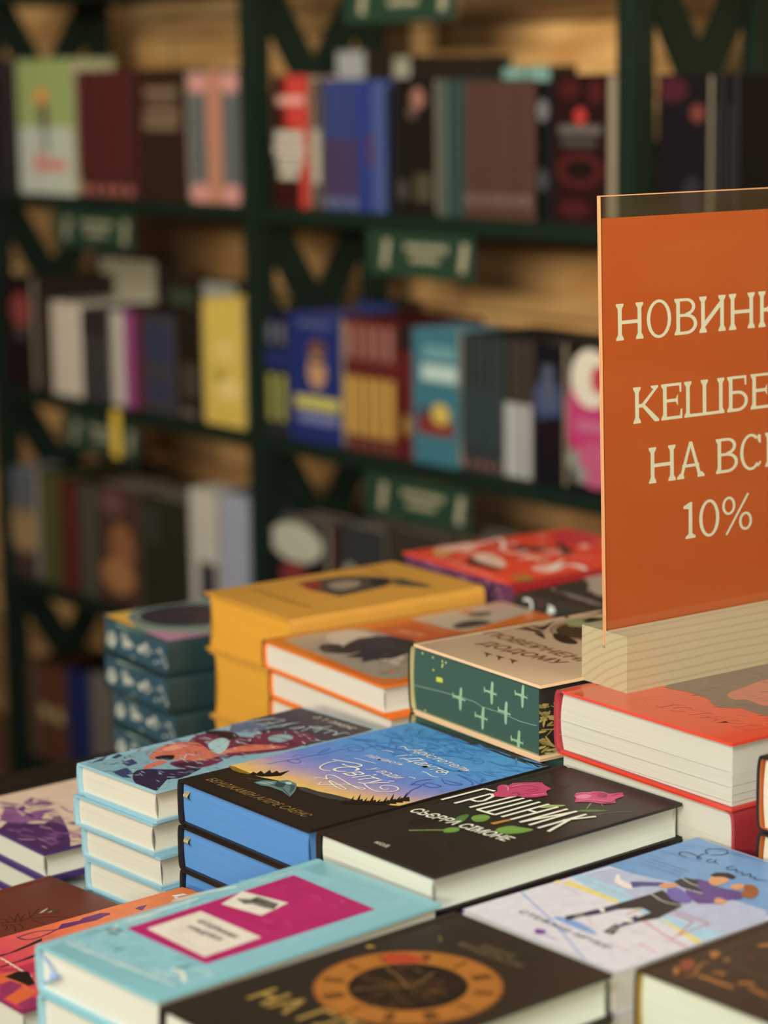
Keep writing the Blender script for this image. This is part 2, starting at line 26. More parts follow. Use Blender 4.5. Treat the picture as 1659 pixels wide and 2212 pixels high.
ART=json.loads(r"""{"grish":{"top":[["P","1C1814",[[60,1990],[222,1974],[311,1960],[405,1892],[409,1808],[357,1807],[290,1818],[196,1885]],0],
["P","221D18",[[746,446],[714,588],[817,702],[874,587],[925,347]],1],
["P","1A1412",[[277,511],[252,629],[344,703],[396,703],[375,563]],1],
["P","6F9A45",[[456,918],[474,1014],[547,1020],[599,932],[559,857]],3],
["P","4E7A38",[[450,764],[395,878],[413,957],[505,826],[524,729]],3],
["P","6F9A45",[[528,646],[576,729],[641,654],[600,579],[559,593]],3],
["P","6F9A45",[[748,862],[761,995],[831,1013],[934,1058],[925,928],[853,831]],3],
["S","9CB66A",12,[[409,437],[481,529],[549,610]],1],
["S","9CB66A",7,[[771,857],[828,951],[925,1041]],1],
["S","9CB66A",7,[[507,887],[520,972],[557,1002]],1],
["P","4E7A38",[[821,1508],[848,1581],[966,1690],[947,1609],[874,1526]],1],
["P","9CB66A",[[586,1377],[612,1467],[712,1563],[685,1467],[639,1378]],1],
["S","5E7A40",8,[[974,1519],[996,1647],[1087,1780]],1],
["S","7A3A55",10,[[908,1529],[954,1569],[997,1630]],1],
["S","6F9A45",9,[[777,1696],[816,1639],[844,1593]],1],
["S","6F9A45",6,[[819,1745],[853,1724],[878,1710]],1],
["P","C88A3C",[[644,923],[665,1065],[695,1063],[684,920]],0],
["P","C4466F",[[111,1461],[93,1517],[132,1545],[109,1606],[145,1660],[234,1764],[294,1734],[379,1714],[395,1644],[468,1598],[449,1516],[410,1454],[342,1435],[331,1381],[292,1337],[234,1310],[184,1371],[186,1401]],0],
["P","9E2C55",[[221,1472],[198,1581],[261,1636],[342,1612],[362,1546],[342,1452],[299,1427]],1],
["P","D96A8E",[[133,1576],[170,1654],[253,1739],[233,1645],[193,1586]],1],
["P","D96A8E",[[118,1470],[125,1519],[175,1519],[232,1455],[186,1449]],1],
["S","7A1F42",7,[[271,1500],[275,1576],[325,1610],[336,1552],[300,1522]],1],
["S","7A1F42",5,[[199,1358],[224,1399],[295,1398]],1],
["P","C4466F",[[590,1721],[562,1778],[592,1824],[608,1890],[654,1931],[716,1926],[755,2013],[817,1964],[825,1871],[884,1819],[838,1737],[760,1708],[720,1662],[691,1628],[642,1691]],0],
["P","E07C9C",[[603,1717],[604,1797],[665,1825],[694,1750],[665,1694]],1],
["P","9E2C55",[[673,1834],[669,1902],[733,1903],[768,1848],[730,1816]],1],
["S","A83560",5,[[690,1657],[717,1730],[809,1763],[855,1828]],1],
["S","F4F0DC",25,[[69,1002],[78,1379],[167,1392]],0],
["S","F4F0DC",25,[[185,1017],[191,1338]],0],
["S","F4F0DC",25,[[191,1338],[240,1313],[274,1196],[254,1153],[188,1150]],0],
["S","F4F0DC",25,[[318,1034],[339,1426]],0],
["S","F4F0DC",25,[[385,1040],[408,1436]],0],
["S","F4F0DC",25,[[463,1047],[473,1445]],0],
["S","F4F0DC",25,[[542,1054],[539,1459]],0],
["S","F4F0DC",25,[[385,1040],[542,1054]],0],
["S","F4F0DC",25,[[604,1059],[612,1472]],0],
["S","F4F0DC",25,[[684,1065],[696,1476]],0],
["S","F4F0DC",25,[[598,1282],[679,1291]],0],
["S","F4F0DC",25,[[764,1072],[768,1492]],0],
["S","F4F0DC",25,[[844,1079],[842,1505]],0],
["S","F4F0DC",25,[[765,1082],[843,1493]],0],
["S","F4F0DC",25,[[926,1080],[929,1508]],0],
["S","F4F0DC",25,[[1020,1081],[936,1353]],0],
["S","F4F0DC",25,[[918,1313],[938,1363],[1004,1521]],0],
["P","C4466F",[[226,1317],[182,1389],[184,1432],[108,1467],[89,1506],[101,1540],[139,1544],[182,1512],[129,1614],[168,1679],[226,1760],[280,1729],[376,1716],[399,1640],[470,1598],[445,1520],[414,1459],[350,1427],[326,1382],[282,1332]],3],
["S","8E2048",9,[[192,1503],[194,1567],[228,1647],[291,1658],[342,1657]],1],
["S","8E2048",9,[[149,1596],[175,1651],[231,1733]],1],
["S","8E2048",9,[[302,1548],[304,1613],[336,1641],[355,1589],[338,1549]],1],
["S","8E2048",9,[[344,1432],[347,1497],[390,1547],[403,1603]],1],
["S","8E2048",9,[[292,1434],[274,1495],[345,1454]],1],
["S","E487A4",11,[[121,1522],[168,1515],[214,1466]],1],
["S","E487A4",11,[[173,1542],[176,1628],[233,1710]],1],
["S","E487A4",11,[[399,1517],[423,1585],[452,1598]],1],
["S","E487A4",11,[[571,1756],[584,1812],[638,1833]],1],
["S","E487A4",11,[[699,1654],[719,1727],[784,1772],[855,1812]],1],
["S","9A2C58",7,[[643,1839],[656,1896],[720,1907],[729,1854]],1],
["S","9A2C58",7,[[762,1893],[755,1968],[787,1985]],1],
["S","9A2C58",7,[[825,1736],[865,1803],[826,1883]],1],
["T","F4F0DC","СЬЄРРА СІМОНЕ",[114,677],[978,743],96,-0.12,1],
["T","E8E0CC","КСД",[462,110],[578,117],34,0,1]]},"blue":{"top":[["G",[[0,"E8C060"],[0.08,"D8B088"],[0.2,"9E93C4"],[0.35,"6A86D0"],[0.6,"5A95D8"],[1,"4C98D2"]],[[-8,438],[149,453],[322,437],[453,471],[571,513],[705,504],[800,522],[934,547],[1047,561],[1175,611],[1278,654],[1425,710],[1508,767],[1495,879],[1491,1013]],[[1,2124],[142,2110],[295,2099],[448,2086],[591,2079],[721,2067],[861,2057],[980,2050],[1115,2041],[1229,2034],[1324,2030],[1423,2021],[1479,2024],[1482,2082],[1502,2121]]],
["P","8A6A20",[[-8,438],[48,458],[199,445],[281,433],[194,398],[100,398]],0],
["P","3A3C3A",[[705,504],[762,538],[886,546],[1017,584],[1186,614],[1185,553],[1026,490],[799,473]],0],
["P","0E0C0A",[[265,425],[234,484],[285,474],[248,538],[320,513],[276,595],[347,558],[322,621],[376,602],[377,698],[440,569],[405,505],[364,458]],0],
["P","0E0C0A",[[1195,486],[1162,534],[1177,537],[1142,602],[1184,559],[1190,579],[1250,539]],0],
["P","0E0C0A",[[1226,517],[1181,575],[1199,575],[1130,668],[1203,600],[1205,624],[1281,570]],0],
["P","0E0C0A",[[1257,548],[1199,617],[1222,613],[1117,735],[1221,642],[1219,669],[1312,601]],0],
["P","0E0C0A",[[1288,579],[1250,633],[1267,634],[1215,714],[1272,657],[1276,679],[1343,632]],0],
["P","0E0C0A",[[1320,610],[1269,674],[1289,672],[1203,781],[1291,699],[1291,724],[1375,663]],0],
["P","0E0C0A",[[1351,641],[1319,690],[1334,693],[1300,759],[1341,715],[1348,735],[1406,694]],0],
["P","0E0C0A",[[1382,672],[1338,731],[1356,731],[1289,826],[1360,756],[1362,780],[1437,725]],0],
["P","0E0C0A",[[1400,714],[1343,784],[1366,780],[1264,905],[1366,809],[1364,836],[1455,767]],0],
["P","0E0C0A",[[1408,764],[1371,819],[1387,820],[1337,902],[1393,844],[1397,866],[1464,817]],0],
["P","0E0C0A",[[1417,815],[1366,881],[1387,878],[1302,990],[1388,906],[1389,932],[1472,868]],0],
["P","5E7E80",[[438,338],[441,417],[519,475],[545,544],[650,541],[715,500],[795,420],[862,329],[725,366],[592,362],[524,335]],0],
["P","8FB0AE",[[457,344],[470,409],[539,436],[557,386]],0],
["P","2E4446",[[530,467],[612,484],[666,420],[599,394]],0],
["P","B8CCC8",[[575,497],[592,536],[645,516],[633,481]],1],
["P","39595A",[[646,497],[681,511],[766,435],[798,375]],0],
["S","1A2A2C",5,[[469,398],[585,403],[692,401],[849,338]],0],
["S","1A2A2C",5,[[525,471],[639,464],[700,498]],0],
["S","46586A",6,[[337,351],[401,382],[430,425]],0],
["T","9A7A48","БЕНДЖАМІН АЛІРЕ САЕНС",[169,122],[1263,139],72,-0.25,0],
["S","3468B4",7,[[156,666],[169,775],[175,836]],1],
["S","3468B4",7,[[198,807],[292,818],[266,883],[196,888],[175,836],[198,807]],1],
["S","3468B4",8,[[196,888],[193,997],[236,1102],[216,1241],[231,1299]],1],
["S","3468B4",8,[[206,1069],[128,1183],[143,1242],[198,1117]],1],
["S","3468B4",8,[[170,1319],[158,1413],[266,1427],[354,1378],[336,1300],[222,1306],[222,1377],[296,1389]],1],
["S","3468B4",6,[[138,890],[104,955],[171,973]],1],
["S","3468B4",7,[[327,1407],[302,1527],[421,1530],[423,1456],[350,1473]],1],
["D",["3E7ABE","4688C8","5AA0D8"],[60,1480,1500,2100],120,45,5,0],
["S","3A7EC0",8,[[469,1780],[479,1846],[574,1852],[664,1840],[658,1789],[563,1772],[540,1837],[608,1845],[736,1809]],1],
["S","3A7EC0",8,[[642,1883],[631,1961],[748,1934],[764,1863],[686,1865]],1],
["S","3A7EC0",8,[[796,1789],[803,1884],[900,1896],[1007,1853],[978,1778],[898,1774]],1],
["S","3A7EC0",8,[[1015,1778],[1012,1859],[1117,1850],[1161,1774],[1098,1745],[1064,1811]],1],
["S","3A7EC0",8,[[259,1684],[234,1772],[316,1794],[380,1818],[421,1749],[387,1688],[318,1657]],1],
["S","3A7EC0",8,[[1232,1491],[1341,1496],[1439,1490],[1550,1427]],1],
["S","3A7EC0",8,[[115,1758],[113,1828],[173,1847],[175,1777]],1],
["S","3A7EC0",8,[[190,1889],[128,1965],[114,2000]],1],
["S","3A7EC0",8,[[557,1879],[470,2013],[563,2023]],1],
["S","4660B0",9,[[1367,929],[1290,1025],[1275,1118],[1257,1154],[1203,1130],[1201,1091],[1161,1197],[1199,1298]],1],
["S","4660B0",9,[[1239,1171],[1246,1236],[1329,1235],[1368,1241],[1355,1171],[1297,1161],[1239,1171]],1],
["S","4660B0",9,[[1241,1345],[1332,1294],[1406,1321],[1443,1381],[1354,1358],[1275,1345]],1],
["S","4660B0",9,[[1237,1497],[1326,1479],[1442,1456],[1482,1407]],1],
["S","4A9AD0",9,[[334,1823],[172,2015]],0],
["S","4A9AD0",9,[[356,1834],[218,2007]],0],
["S","4A9AD0",9,[[378,1844],[263,2000]],0],
["S","4A9AD0",9,[[400,1855],[308,1993]],0],
["S","4A9AD0",9,[[422,1866],[353,1986]],0],
["S","4A9AD0",9,[[430,1888],[398,1979]],0],
["S","4A9AD0",9,[[438,1911],[442,1972]],0],
["S","4A9AD0",9,[[446,1934],[486,1965]],0],
["S","4A9AD0",9,[[454,1957],[530,1959]],0],
["S","4A9AD0",9,[[461,1980],[573,1952]],0],
["S","EFEDE0",13,[[433,1062],[417,1003],[446,910],[495,863],[560,864],[591,890]],1],
["S","EFEDE0",15,[[381,1067],[455,1087],[515,1112],[596,1141],[642,1130],[640,1075],[564,1043],[515,1050]],1],
["T","EFEDE0","Світу",[537,911],[1032,901],165,-0.35,0],
["S","EFEDE0",11,[[648,699],[665,745],[777,747],[928,728],[995,710],[986,683],[892,688],[690,765],[643,810],[690,844],[865,807],[979,786],[1034,810],[1071,815],[1073,780],[1009,782],[905,796],[873,723],[806,648],[776,632],[751,680]],1],
["S","EFEDE0",11,[[962,879],[1074,837],[1167,831],[1230,877],[1248,941],[1212,991],[1134,997],[1088,945],[1113,899],[1174,894],[1175,932]],1],
["T","EFEDE0","у води",[719,1114],[1028,1106],85,-0.35,0],
["T","EFEDE0","пірнають",[464,1288],[816,1326],60,-0.35,0],
["T","EFEDE0","Арістотель",[553,1614],[1226,1571],80,-0.35,0],
["T","EFEDE0","і Данте",[613,1454],[1143,1411],105,-0.35,0],
["S","EFEDE0",9,[[465,1617],[468,1653],[541,1613],[574,1607]],1],
["S","EFEDE0",9,[[442,1467],[474,1495],[540,1494]],1],
["S","EFEDE0",9,[[1022,1354],[1076,1355],[1156,1327],[1202,1348]],1],
["S","EFEDE0",8,[[460,1197],[509,1210],[569,1214],[661,1234]],1],
["S","EFEDE0",9,[[1139,1426],[1140,1467],[1183,1444],[1179,1411]],1],
["S","EFEDE0",14,[[1043,1038],[1074,1062]],1],
["S","EFEDE0",9,[[1061,1201],[1089,1213],[1125,1207]],1]]},"world":{"top":[["P","3A3346",[[-44,1463],[-54,1783],[-56,1979],[8,2094],[867,2106],[887,2016],[884,1840],[843,1450],[646,1375],[298,1449]],0],
["P","5A6A8A",[[-20,1441],[11,1565],[138,1601],[271,1598],[297,1491],[306,1392],[233,1341],[177,1264]],0],
["P","241E26",[[90,2078],[285,2103],[867,2106],[854,1940],[512,1977],[313,1963]],0],
["P","6E2A46",[[111,915],[40,1157],[195,1280],[387,1251],[357,1474],[527,1677],[663,1682],[779,1640],[851,1348],[776,1101],[695,910],[490,821],[293,856]],3],
["P","2A1C24",[[34,1120],[44,1226],[186,1303],[348,1243],[336,1138],[178,1136]],3],
["P","8FB2BC",[[454,1411],[498,1550],[640,1533],[662,1388],[594,1320]],3],
["P","D0735F",[[242,467],[109,675],[106,837],[210,941],[337,900],[534,864],[509,1011],[528,1177],[672,1289],[807,1364],[708,1137],[599,928],[688,740],[531,587],[402,515],[347,408]],3],
["P","E39A86",[[174,623],[148,802],[246,869],[258,764],[264,627]],3],
["P","A9CBD0",[[288,970],[234,1130],[320,1153],[470,1031],[578,879],[526,857],[436,882]],3],
["P","6E2A46",[[483,461],[502,586],[638,691],[585,914],[658,1014],[695,855],[766,657],[723,488],[619,437]],3],
["P","3A1C3C",[[519,470],[566,558],[695,641],[716,532],[618,463]],3],
["P","D0735F",[[431,281],[390,449],[431,516],[491,417],[501,298],[502,249]],3],
["P","140E14",[[301,470],[312,563],[373,622],[454,523],[375,461]],3],
["P","2C2244",[[476,173],[495,267],[633,375],[708,488],[745,611],[865,305],[797,240],[916,77],[980,-4],[755,-9],[609,59]],3],
["P","8FB2BC",[[979,26],[856,156],[797,240],[882,182],[984,75]],3],
["P","34406A",[[389,40],[377,178],[532,130],[513,63]],0],
["P","34406A",[[261,218],[218,335],[344,300],[355,207]],0],
["P","34406A",[[431,32],[422,97],[609,59],[548,24]],0],
["P","34406A",[[86,75],[55,203],[36,265],[112,126]],0],
["P","34406A",[[94,241],[54,338],[107,335],[134,253]],0],
["P","34406A",[[-19,725],[-25,810],[47,779],[30,726]],0],
["P","34406A",[[-45,977],[-44,1073],[19,978]],0],
["P","34406A",[[-4,506],[-9,587],[34,515]],0],
["S","CFE3E4",5,[[560,589],[588,669],[646,710]],0],
["S","CFE3E4",6,[[495,605],[396,701],[485,705]],0],
["S","CFE3E4",8,[[489,876],[441,1002],[360,1131]],0],
["S","C05A50",8,[[212,465],[151,544]],0],
["S","C05A50",8,[[99,465],[56,536]],0],
["S","8FB2BC",8,[[688,740],[717,876],[746,1072]],1],
["S","8FB2BC",8,[[744,534],[773,612],[752,696]],1],
["D",["3A4670","4C5A86","C9DDE0","A9CBD0","7FA4B4"],[20,30,950,900],130,20,4,20],
["D",["CFE3E4","241E26","8C3A50","A9CBD0"],[20,700,950,1650],140,18,5,10],
["S","BFD6D6",12,[[22,1484],[53,1630],[113,1761]],1],
["S","BFD6D6",12,[[68,1553],[110,1711],[208,1786]],1],
["S","BFD6D6",12,[[164,1535],[180,1665]],1],
["S","BFD6D6",12,[[213,1540],[218,1681],[224,1770]],1],
["S","BFD6D6",12,[[301,1518],[290,1663],[346,1809]],1],
["S","BFD6D6",12,[[288,1592],[346,1629],[322,1695],[330,1771]],1],
["S","BFD6D6",12,[[416,1654],[441,1724],[472,1778],[469,1685],[449,1653]],1],
["S","BFD6D6",12,[[539,1668],[504,1832],[590,1851],[575,1748]],1],
["S","BFD6D6",12,[[472,1800],[580,1796],[594,1923]],1],
["S","BFD6D6",12,[[633,1719],[600,1839],[696,1847]],1],
["S","BFD6D6",12,[[707,1749],[696,1847],[759,1845],[790,1768]],1],
["S","BFD6D6",12,[[801,1778],[791,1876],[843,1885]],1],
["T","E8E6E0","О. Т. ЛУКЕНС",[308,1968],[775,1961],62,-0.15,0]]},"green":{"top":[["T","6E4024","ПОВЕРНЕННЯ",[137,598],[1467,652],118,-0.1,1],
["T","6E4024","ДОДОМУ",[364,378],[1230,463],118,-0.1,1],
["C","6A4226",[577,1351],345,333],
["C","6A4226",[577,1351],322,314],
["C","4A3626",[577,1351],300,0],
["P","9AA070",[[200,1364],[186,1504],[251,1659],[340,1689],[524,1433],[457,1347],[352,1279]],0],
["P","1E2A16",[[279,1467],[227,1600],[328,1673],[358,1570],[360,1465]],0],
["P","2E2218",[[438,1046],[546,1085],[860,993],[784,894],[605,925]],1],
["D",["3A2A1E","5E4630","2A2018"],[950,1080,1450,1500],40,30,3,20],
["P","2A2620",[[162,893],[209,988],[319,1014],[419,986],[372,960],[259,936]],0],
["P","2A2620",[[125,1053],[230,1085],[237,1130],[141,1302],[299,1106],[347,1030],[222,1040]],0],
["P","2A2620",[[360,944],[429,966],[576,874],[476,891],[381,916]],0],
["P","A8642E",[[139,967],[152,1019],[227,1012],[207,965]],0],
["P","2A2620",[[122,1608],[149,1717],[96,1846],[187,1765],[165,1678]],0],
["P","6A4226",[[608,261],[662,268],[719,267],[702,238],[752,177],[680,229]],0],
["P","6A4226",[[740,275],[793,282],[850,280],[833,252],[882,191],[811,242]],0],
["P","6A4226",[[882,291],[935,298],[990,296],[974,268],[1022,208],[952,258]],0],
["P","6A4226",[[64,1460],[128,1486],[125,1424]],0]],"LN":[["P","84AC8C",[[642,316],[662,308],[657,229],[650,149],[637,134],[624,143],[619,221],[633,302]],0],
["P","84AC8C",[[539,234],[638,238],[702,229],[702,221],[638,217],[542,221]],0],
["P","84AC8C",[[539,252],[552,253],[558,212],[545,212]],0],
["S","7E9E84",3,[[696,249],[689,207]],0],
["P","84AC8C",[[1028,441],[1046,433],[1042,356],[1036,278],[1023,264],[1011,272],[1005,348],[1018,427]],0],
["P","84AC8C",[[928,362],[1024,365],[1085,356],[1085,348],[1024,344],[931,349]],0],
["P","84AC8C",[[928,379],[941,380],[946,340],[934,340]],0],
["S","7E9E84",3,[[1079,375],[1073,334]],0],
["P","84AC8C",[[1390,494],[1408,487],[1404,411],[1398,334],[1386,320],[1374,329],[1369,403],[1381,481]],0],
["P","84AC8C",[[1294,417],[1387,420],[1446,410],[1446,403],[1387,399],[1297,404]],0],
["P","84AC8C",[[1294,434],[1306,435],[1312,395],[1300,396]],0],
["S","7E9E84",3,[[1440,430],[1434,389]],0],
["P","84AC8C",[[918,230],[936,222],[932,144],[925,65],[913,51],[900,59],[895,136],[908,216]],0],
["P","84AC8C",[[817,149],[914,153],[976,144],[976,137],[914,132],[820,136]],0],
["P","84AC8C",[[817,167],[829,168],[835,127],[823,127]],0],
["S","7E9E84",3,[[970,164],[963,122]],0],
["P","84AC8C",[[1194,329],[1213,322],[1209,245],[1203,167],[1190,153],[1178,161],[1173,237],[1185,316]],0],
["P","84AC8C",[[1097,250],[1191,254],[1251,245],[1251,237],[1191,233],[1100,237]],0],
["P","84AC8C",[[1097,267],[1109,268],[1115,228],[1103,229]],0],
["S","7E9E84",3,[[1245,264],[1239,223]],0],
["P","84AC8C",[[1344,149],[1362,142],[1359,65],[1352,-12],[1340,-27],[1328,-18],[1323,57],[1335,135]],0],
["P","84AC8C",[[1248,69],[1341,74],[1400,65],[1400,58],[1341,53],[1251,57]],0],
["P","84AC8C",[[1248,87],[1260,88],[1266,48],[1253,48]],0],
["S","7E9E84",3,[[1394,85],[1388,44]],0],
["P","B8C040",[[340,330],[417,337],[421,301],[339,295]],0],
["C","B4C070",[297,470],9,0],
["C","B4C070",[419,465],9,0],
["C","B4C070",[302,375],9,0],
["C","B4C070",[415,423],9,0],
["C","B4C070",[32,97],9,0],
["C","B4C070",[464,465],9,0],
["C","B4C070",[92,-25],9,0],
["C","B4C070",[168,-13],9,0],
["C","B4C070",[191,36],9,0],
["C","B4C070",[165,476],9,0],
["C","B4C070",[423,441],9,0],
["S","8FA898",4,[[-6,200],[147,213],[412,230],[622,241],[813,243],[907,225],[1123,230],[1364,218],[1555,229]],0]],"NR":[["P","1E1C16",[[0,0],[2300,0],[2300,600],[0,600]],0],
["D",["8E8048","A29458","746A38"],[20,10,2180,400],520,40,2.6,0]]},"red":{"top":[["P","6A5A52",[[472,606],[668,650],[887,642],[982,568],[1086,536],[1188,635],[1332,629],[1445,638],[1618,1410],[1253,2091],[260,2767],[202,1280]],0],
["P","B86A58",[[862,806],[823,1038],[748,1350],[941,1472],[1100,1044],[1317,769],[1047,840],[1027,733]],1],
["D",["3E3632","7E726A","4A403A","A8665A"],[500,500,1600,1500],90,26,4,30],
["S","D08A64",5,[[531,195],[557,273],[572,384],[600,441]],1],
["S","D08A64",5,[[712,214],[672,210],[627,291],[660,354],[733,400],[883,403]],1],
["S","D08A64",4,[[174,173],[256,204],[384,245]],1],
["T","CC5C44","ІСТАРІЇ",[781,232],[1627,290],150,-0.3,0],
["S","F08A74",8,[[1559,522],[1555,466],[1615,465]],1]],"LN":[["S","8E9088",3,[[28,224],[1716,244]],0],
["S","8E9088",3,[[29,121],[1718,145]],0],
["S","8E9088",3,[[43,19],[1720,48]],0]],"NR":[["S","8E9088",3,[[40,155],[2300,155]],0],
["S","8E9088",3,[[40,95],[2300,95]],0],
["S","8E9088",3,[[40,45],[2300,45]],0]]},"orange":{"top":[["P","A09484",[[136,128],[81,448],[129,832],[220,898],[754,977],[1063,1071],[1363,1052],[1741,393],[1748,229],[1695,132],[1578,93]],0],
["P","C9BBA8",[[176,464],[173,804],[457,850],[1110,704],[1450,443],[1283,417],[911,430],[559,377]],1],
["P","C05A2A",[[235,894],[213,1362],[785,1486],[942,1540],[970,1052],[789,961]],0],
["P","B8A894",[[121,1405],[54,2360],[243,2498],[503,2500],[786,1540],[644,1455]],0],
["P","C9A08C",[[25,2381],[188,2519],[327,2495],[281,2197],[133,2112]],0],
["P","2E2A28",[[558,213],[453,314],[485,385],[540,434],[623,410],[522,547],[457,681],[485,832],[560,935],[773,1002],[1130,838],[1119,716],[1195,556],[1152,366],[1164,278],[1141,247],[1069,330],[1025,321],[927,239],[893,351],[849,451],[861,334],[776,243],[694,184]],0],
["D",["5A5450","807870","3A3634","1A1816"],[700,450,1400,1000],70,20,6,50],
["S","6A625A",6,[[613,234],[568,335],[623,383],[713,372]],1],
["S","4A4440",6,[[294,401],[299,463],[355,484],[346,416]],1],
["S","4A4440",6,[[289,506],[275,571],[279,606]],1],
["S","4A4440",6,[[249,794],[249,851],[306,843]],1],
["S","2E2A28",7,[[1153,393],[1269,372],[1312,380],[1292,429],[1219,459],[1225,519],[1290,530],[1379,498]],1],
["S","2E2A28",8,[[1523,181],[1566,224],[1514,329],[1500,410]],1],
["P","C8744A",[[1461,230],[1529,248],[1536,208]],0],
["P","C8744A",[[1476,301],[1498,357],[1584,275]],0],
["P","3A3634",[[547,1541],[475,1720],[494,1857],[664,1922],[708,1706],[689,1516]],1],
["P","6A5A52",[[246,1918],[246,2033],[364,2137],[448,1965],[386,1858]],1],
["P","C8603A",[[173,1875],[145,1989],[216,2015],[248,1898]],0],
["T","E8B89A","ЛИСТИ",[427,1048],[723,1112],70,0,1],
["T","E8B89A","казки",[468,1301],[733,1339],40,0,0]]},"yellow":{"top":[["P","4A4038",[[236,831],[220,1069],[248,1324],[354,1482],[543,1618],[753,1538],[843,1371],[880,1115],[914,820],[704,811],[533,772]],0],
["P","8A2F28",[[253,829],[261,1041],[457,963],[574,822],[505,772]],0],
["P","8E8070",[[409,1016],[386,1266],[547,1347],[730,1123],[706,926]],1],
["P","2A2422",[[500,1457],[555,1610],[767,1500],[803,1322],[665,1323]],0],
["S","4A3A2A",16,[[-3,1741],[200,1705],[485,1658],[701,1641]],1],
["P","4E4236",[[651,1581],[614,1701],[812,1696],[995,1718],[1171,1689],[1002,1563],[874,1463]],0],
["C","C8A040",[754,1562],22,0],
["T","8A6224","Щоденник",[175,372],[1096,360],80,-0.35,0]]},"redpink":{"top":[["P","E8B0A0",[[-91,366],[-126,854],[248,712],[406,508],[183,315]],0],
["P","D8483C",[[385,584],[251,927],[535,783],[594,556]],0],
["P","C9343C",[[185,1593],[6,2024],[403,1992],[885,1771],[834,1493],[571,1458]],1],
["P","EAC9B4",[[555,402],[450,568],[668,655],[1111,452],[1194,273],[890,254]],1],
["P","5A2A22",[[656,286],[587,395],[770,340],[972,314],[1199,328],[1226,220],[985,186],[884,147]],0],
["P","C9A04A",[[116,225],[106,368],[359,344],[425,178]],1],
["P","A8843A",[[1517,140],[1505,310],[1730,333],[1785,131]],1],
["P","EFC0AE",[[1305,518],[1263,851],[1534,825],[1639,490]],1],
["P","2E2428",[[421,943],[453,1091],[771,1305],[1045,1157],[795,1130],[654,942]],0],
["P","E2877E",[[701,1108],[771,1305],[1026,1233],[1027,1032]],1],
["P","3A2A2A",[[574,1409],[553,1488],[684,1450],[1015,1320],[1069,1138],[836,1287]],0],
["P","F0A090",[[735,1570],[745,1690],[958,1553],[947,1436]],1],
["S","F0EADF",42,[[181,729],[76,960],[21,1157]],1],
["S","F0EADF",42,[[74,1119],[330,979],[484,819]],1],
["S","F0EADF",42,[[549,803],[708,809],[666,1010]],1],
["S","F0EADF",42,[[293,1036],[328,1136]],1],
["S","F0EADF",42,[[932,705],[965,848],[1108,939]],1],
["S","F0EADF",42,[[880,835],[1097,825]],1],
["S","F0EADF",42,[[1570,587],[1260,945],[1266,1002]],1],
["S","F0EADF",42,[[1501,684],[1404,941],[1731,898]],1],
["S","F0EADF",42,[[1428,876],[1477,990],[1680,923]],1],
["D",["F0C8B0","D83C34","E87860","C9A04A","B8343C"],[80,200,1650,1800],60,50,3,40],
["S","8A2A26",12,[[212,250],[296,464],[599,461]],1],
["S","8A2A26",12,[[212,769],[199,964],[280,1125]],1],
["S","8A2A26",12,[[529,1191],[543,1369],[659,1470]],1],
["S","8A2A26",12,[[1183,163],[1337,227],[1414,377]],1],
["S","8A2A26",12,[[422,225],[733,142],[894,162]],1],
["S","F4DCC8",14,[[127,552],[73,744],[160,806]],1],
["S","F4DCC8",14,[[659,845],[831,871],[977,915]],1],
["S","F4DCC8",14,[[1115,1149],[1259,1192],[1262,1345]],1],
["T","F4D0C0","Книжкова",[341,116],[1630,-30],60,0,0]],"LN":[["D",["8A4A80","C88AA8","5A2A50","E0B0C0"],[40,10,1600,260],160,26,2,0]]},"skull":{"top":[["P","A8988A",[[-47,909],[-30,1008],[-51,1230],[286,1020],[697,531],[620,450],[427,548],[366,561],[240,736]],1],
["T","C8BEB4","ГАВРАН",[287,286],[860,176],70,-0.2,0],
["S","5A2A28",7,[[40,255],[316,242],[825,117]],0],
["C","B8ACA0",[163,346],22,0]],"LN":[["S","C8D0D0",26,[[127,241],[176,267],[225,234],[229,188],[192,153]],1],
["P","C8D0D0",[[429,257],[469,246],[509,236],[525,198],[453,168],[420,186],[445,219]],0],
["C","6A3038",[340,236],16,0]]},"tarot":{"top":[["P","7E9484",[[-50,-50],[1400,-50],[1400,2100],[-50,2100]],0],
["P","D8A848",[[40,-3],[15,514],[136,326],[353,160],[623,20],[460,-60],[212,-29]],0],
["P","C87850",[[56,-11],[53,43],[177,-19]],0],
["P","B080A0",[[800,13],[981,174],[1266,475],[1331,430],[1319,-7],[1200,-11]],0],
["P","D8A0A8",[[34,540],[-48,846],[31,831],[126,545]],0],
["C","8FA090",[499,638],560,0],
["C","3A4A54",[499,638],530,0],
["C","8A9C98",[499,638],490,0],
["C","2A2A34",[499,638],455,0],
["D",["4A2E28","5A4A44","3A4A60","6A4030"],[300,450,900,1100],50,50,4,20],
["C","D08A50",[1191,189],26,0],
["C","C87868",[1038,144],30,0]],"LN":[["P","B8BCB0",[[110,195],[155,215],[206,205],[235,147],[249,101],[159,43],[75,66],[43,109]],1],
["P","B8BCB0",[[343,224],[430,261],[495,230],[459,191],[591,169],[570,118],[367,93],[388,145],[357,179]],1],
["P","B8BCB0",[[690,173],[741,191],[820,152],[752,107],[670,122]],1],
["P","B8BCB0",[[775,214],[842,235],[920,180],[883,126],[816,88]],1],
["P","B8BCB0",[[1067,218],[1132,238],[1146,202],[1080,174]],1],
["P","B8BCB0",[[985,193],[1008,182],[983,162],[959,173]],1],
["P","B8BCB0",[[583,61],[615,47],[572,23],[540,36]],1],
["P","B8BCB0",[[1011,97],[1050,90],[1017,67],[985,76]],1],
["P","B8BCB0",[[1092,114],[1157,135],[1155,104],[1106,82]],1],
["P","B8BCB0",[[1203,113],[1274,113],[1264,76],[1209,76]],1],
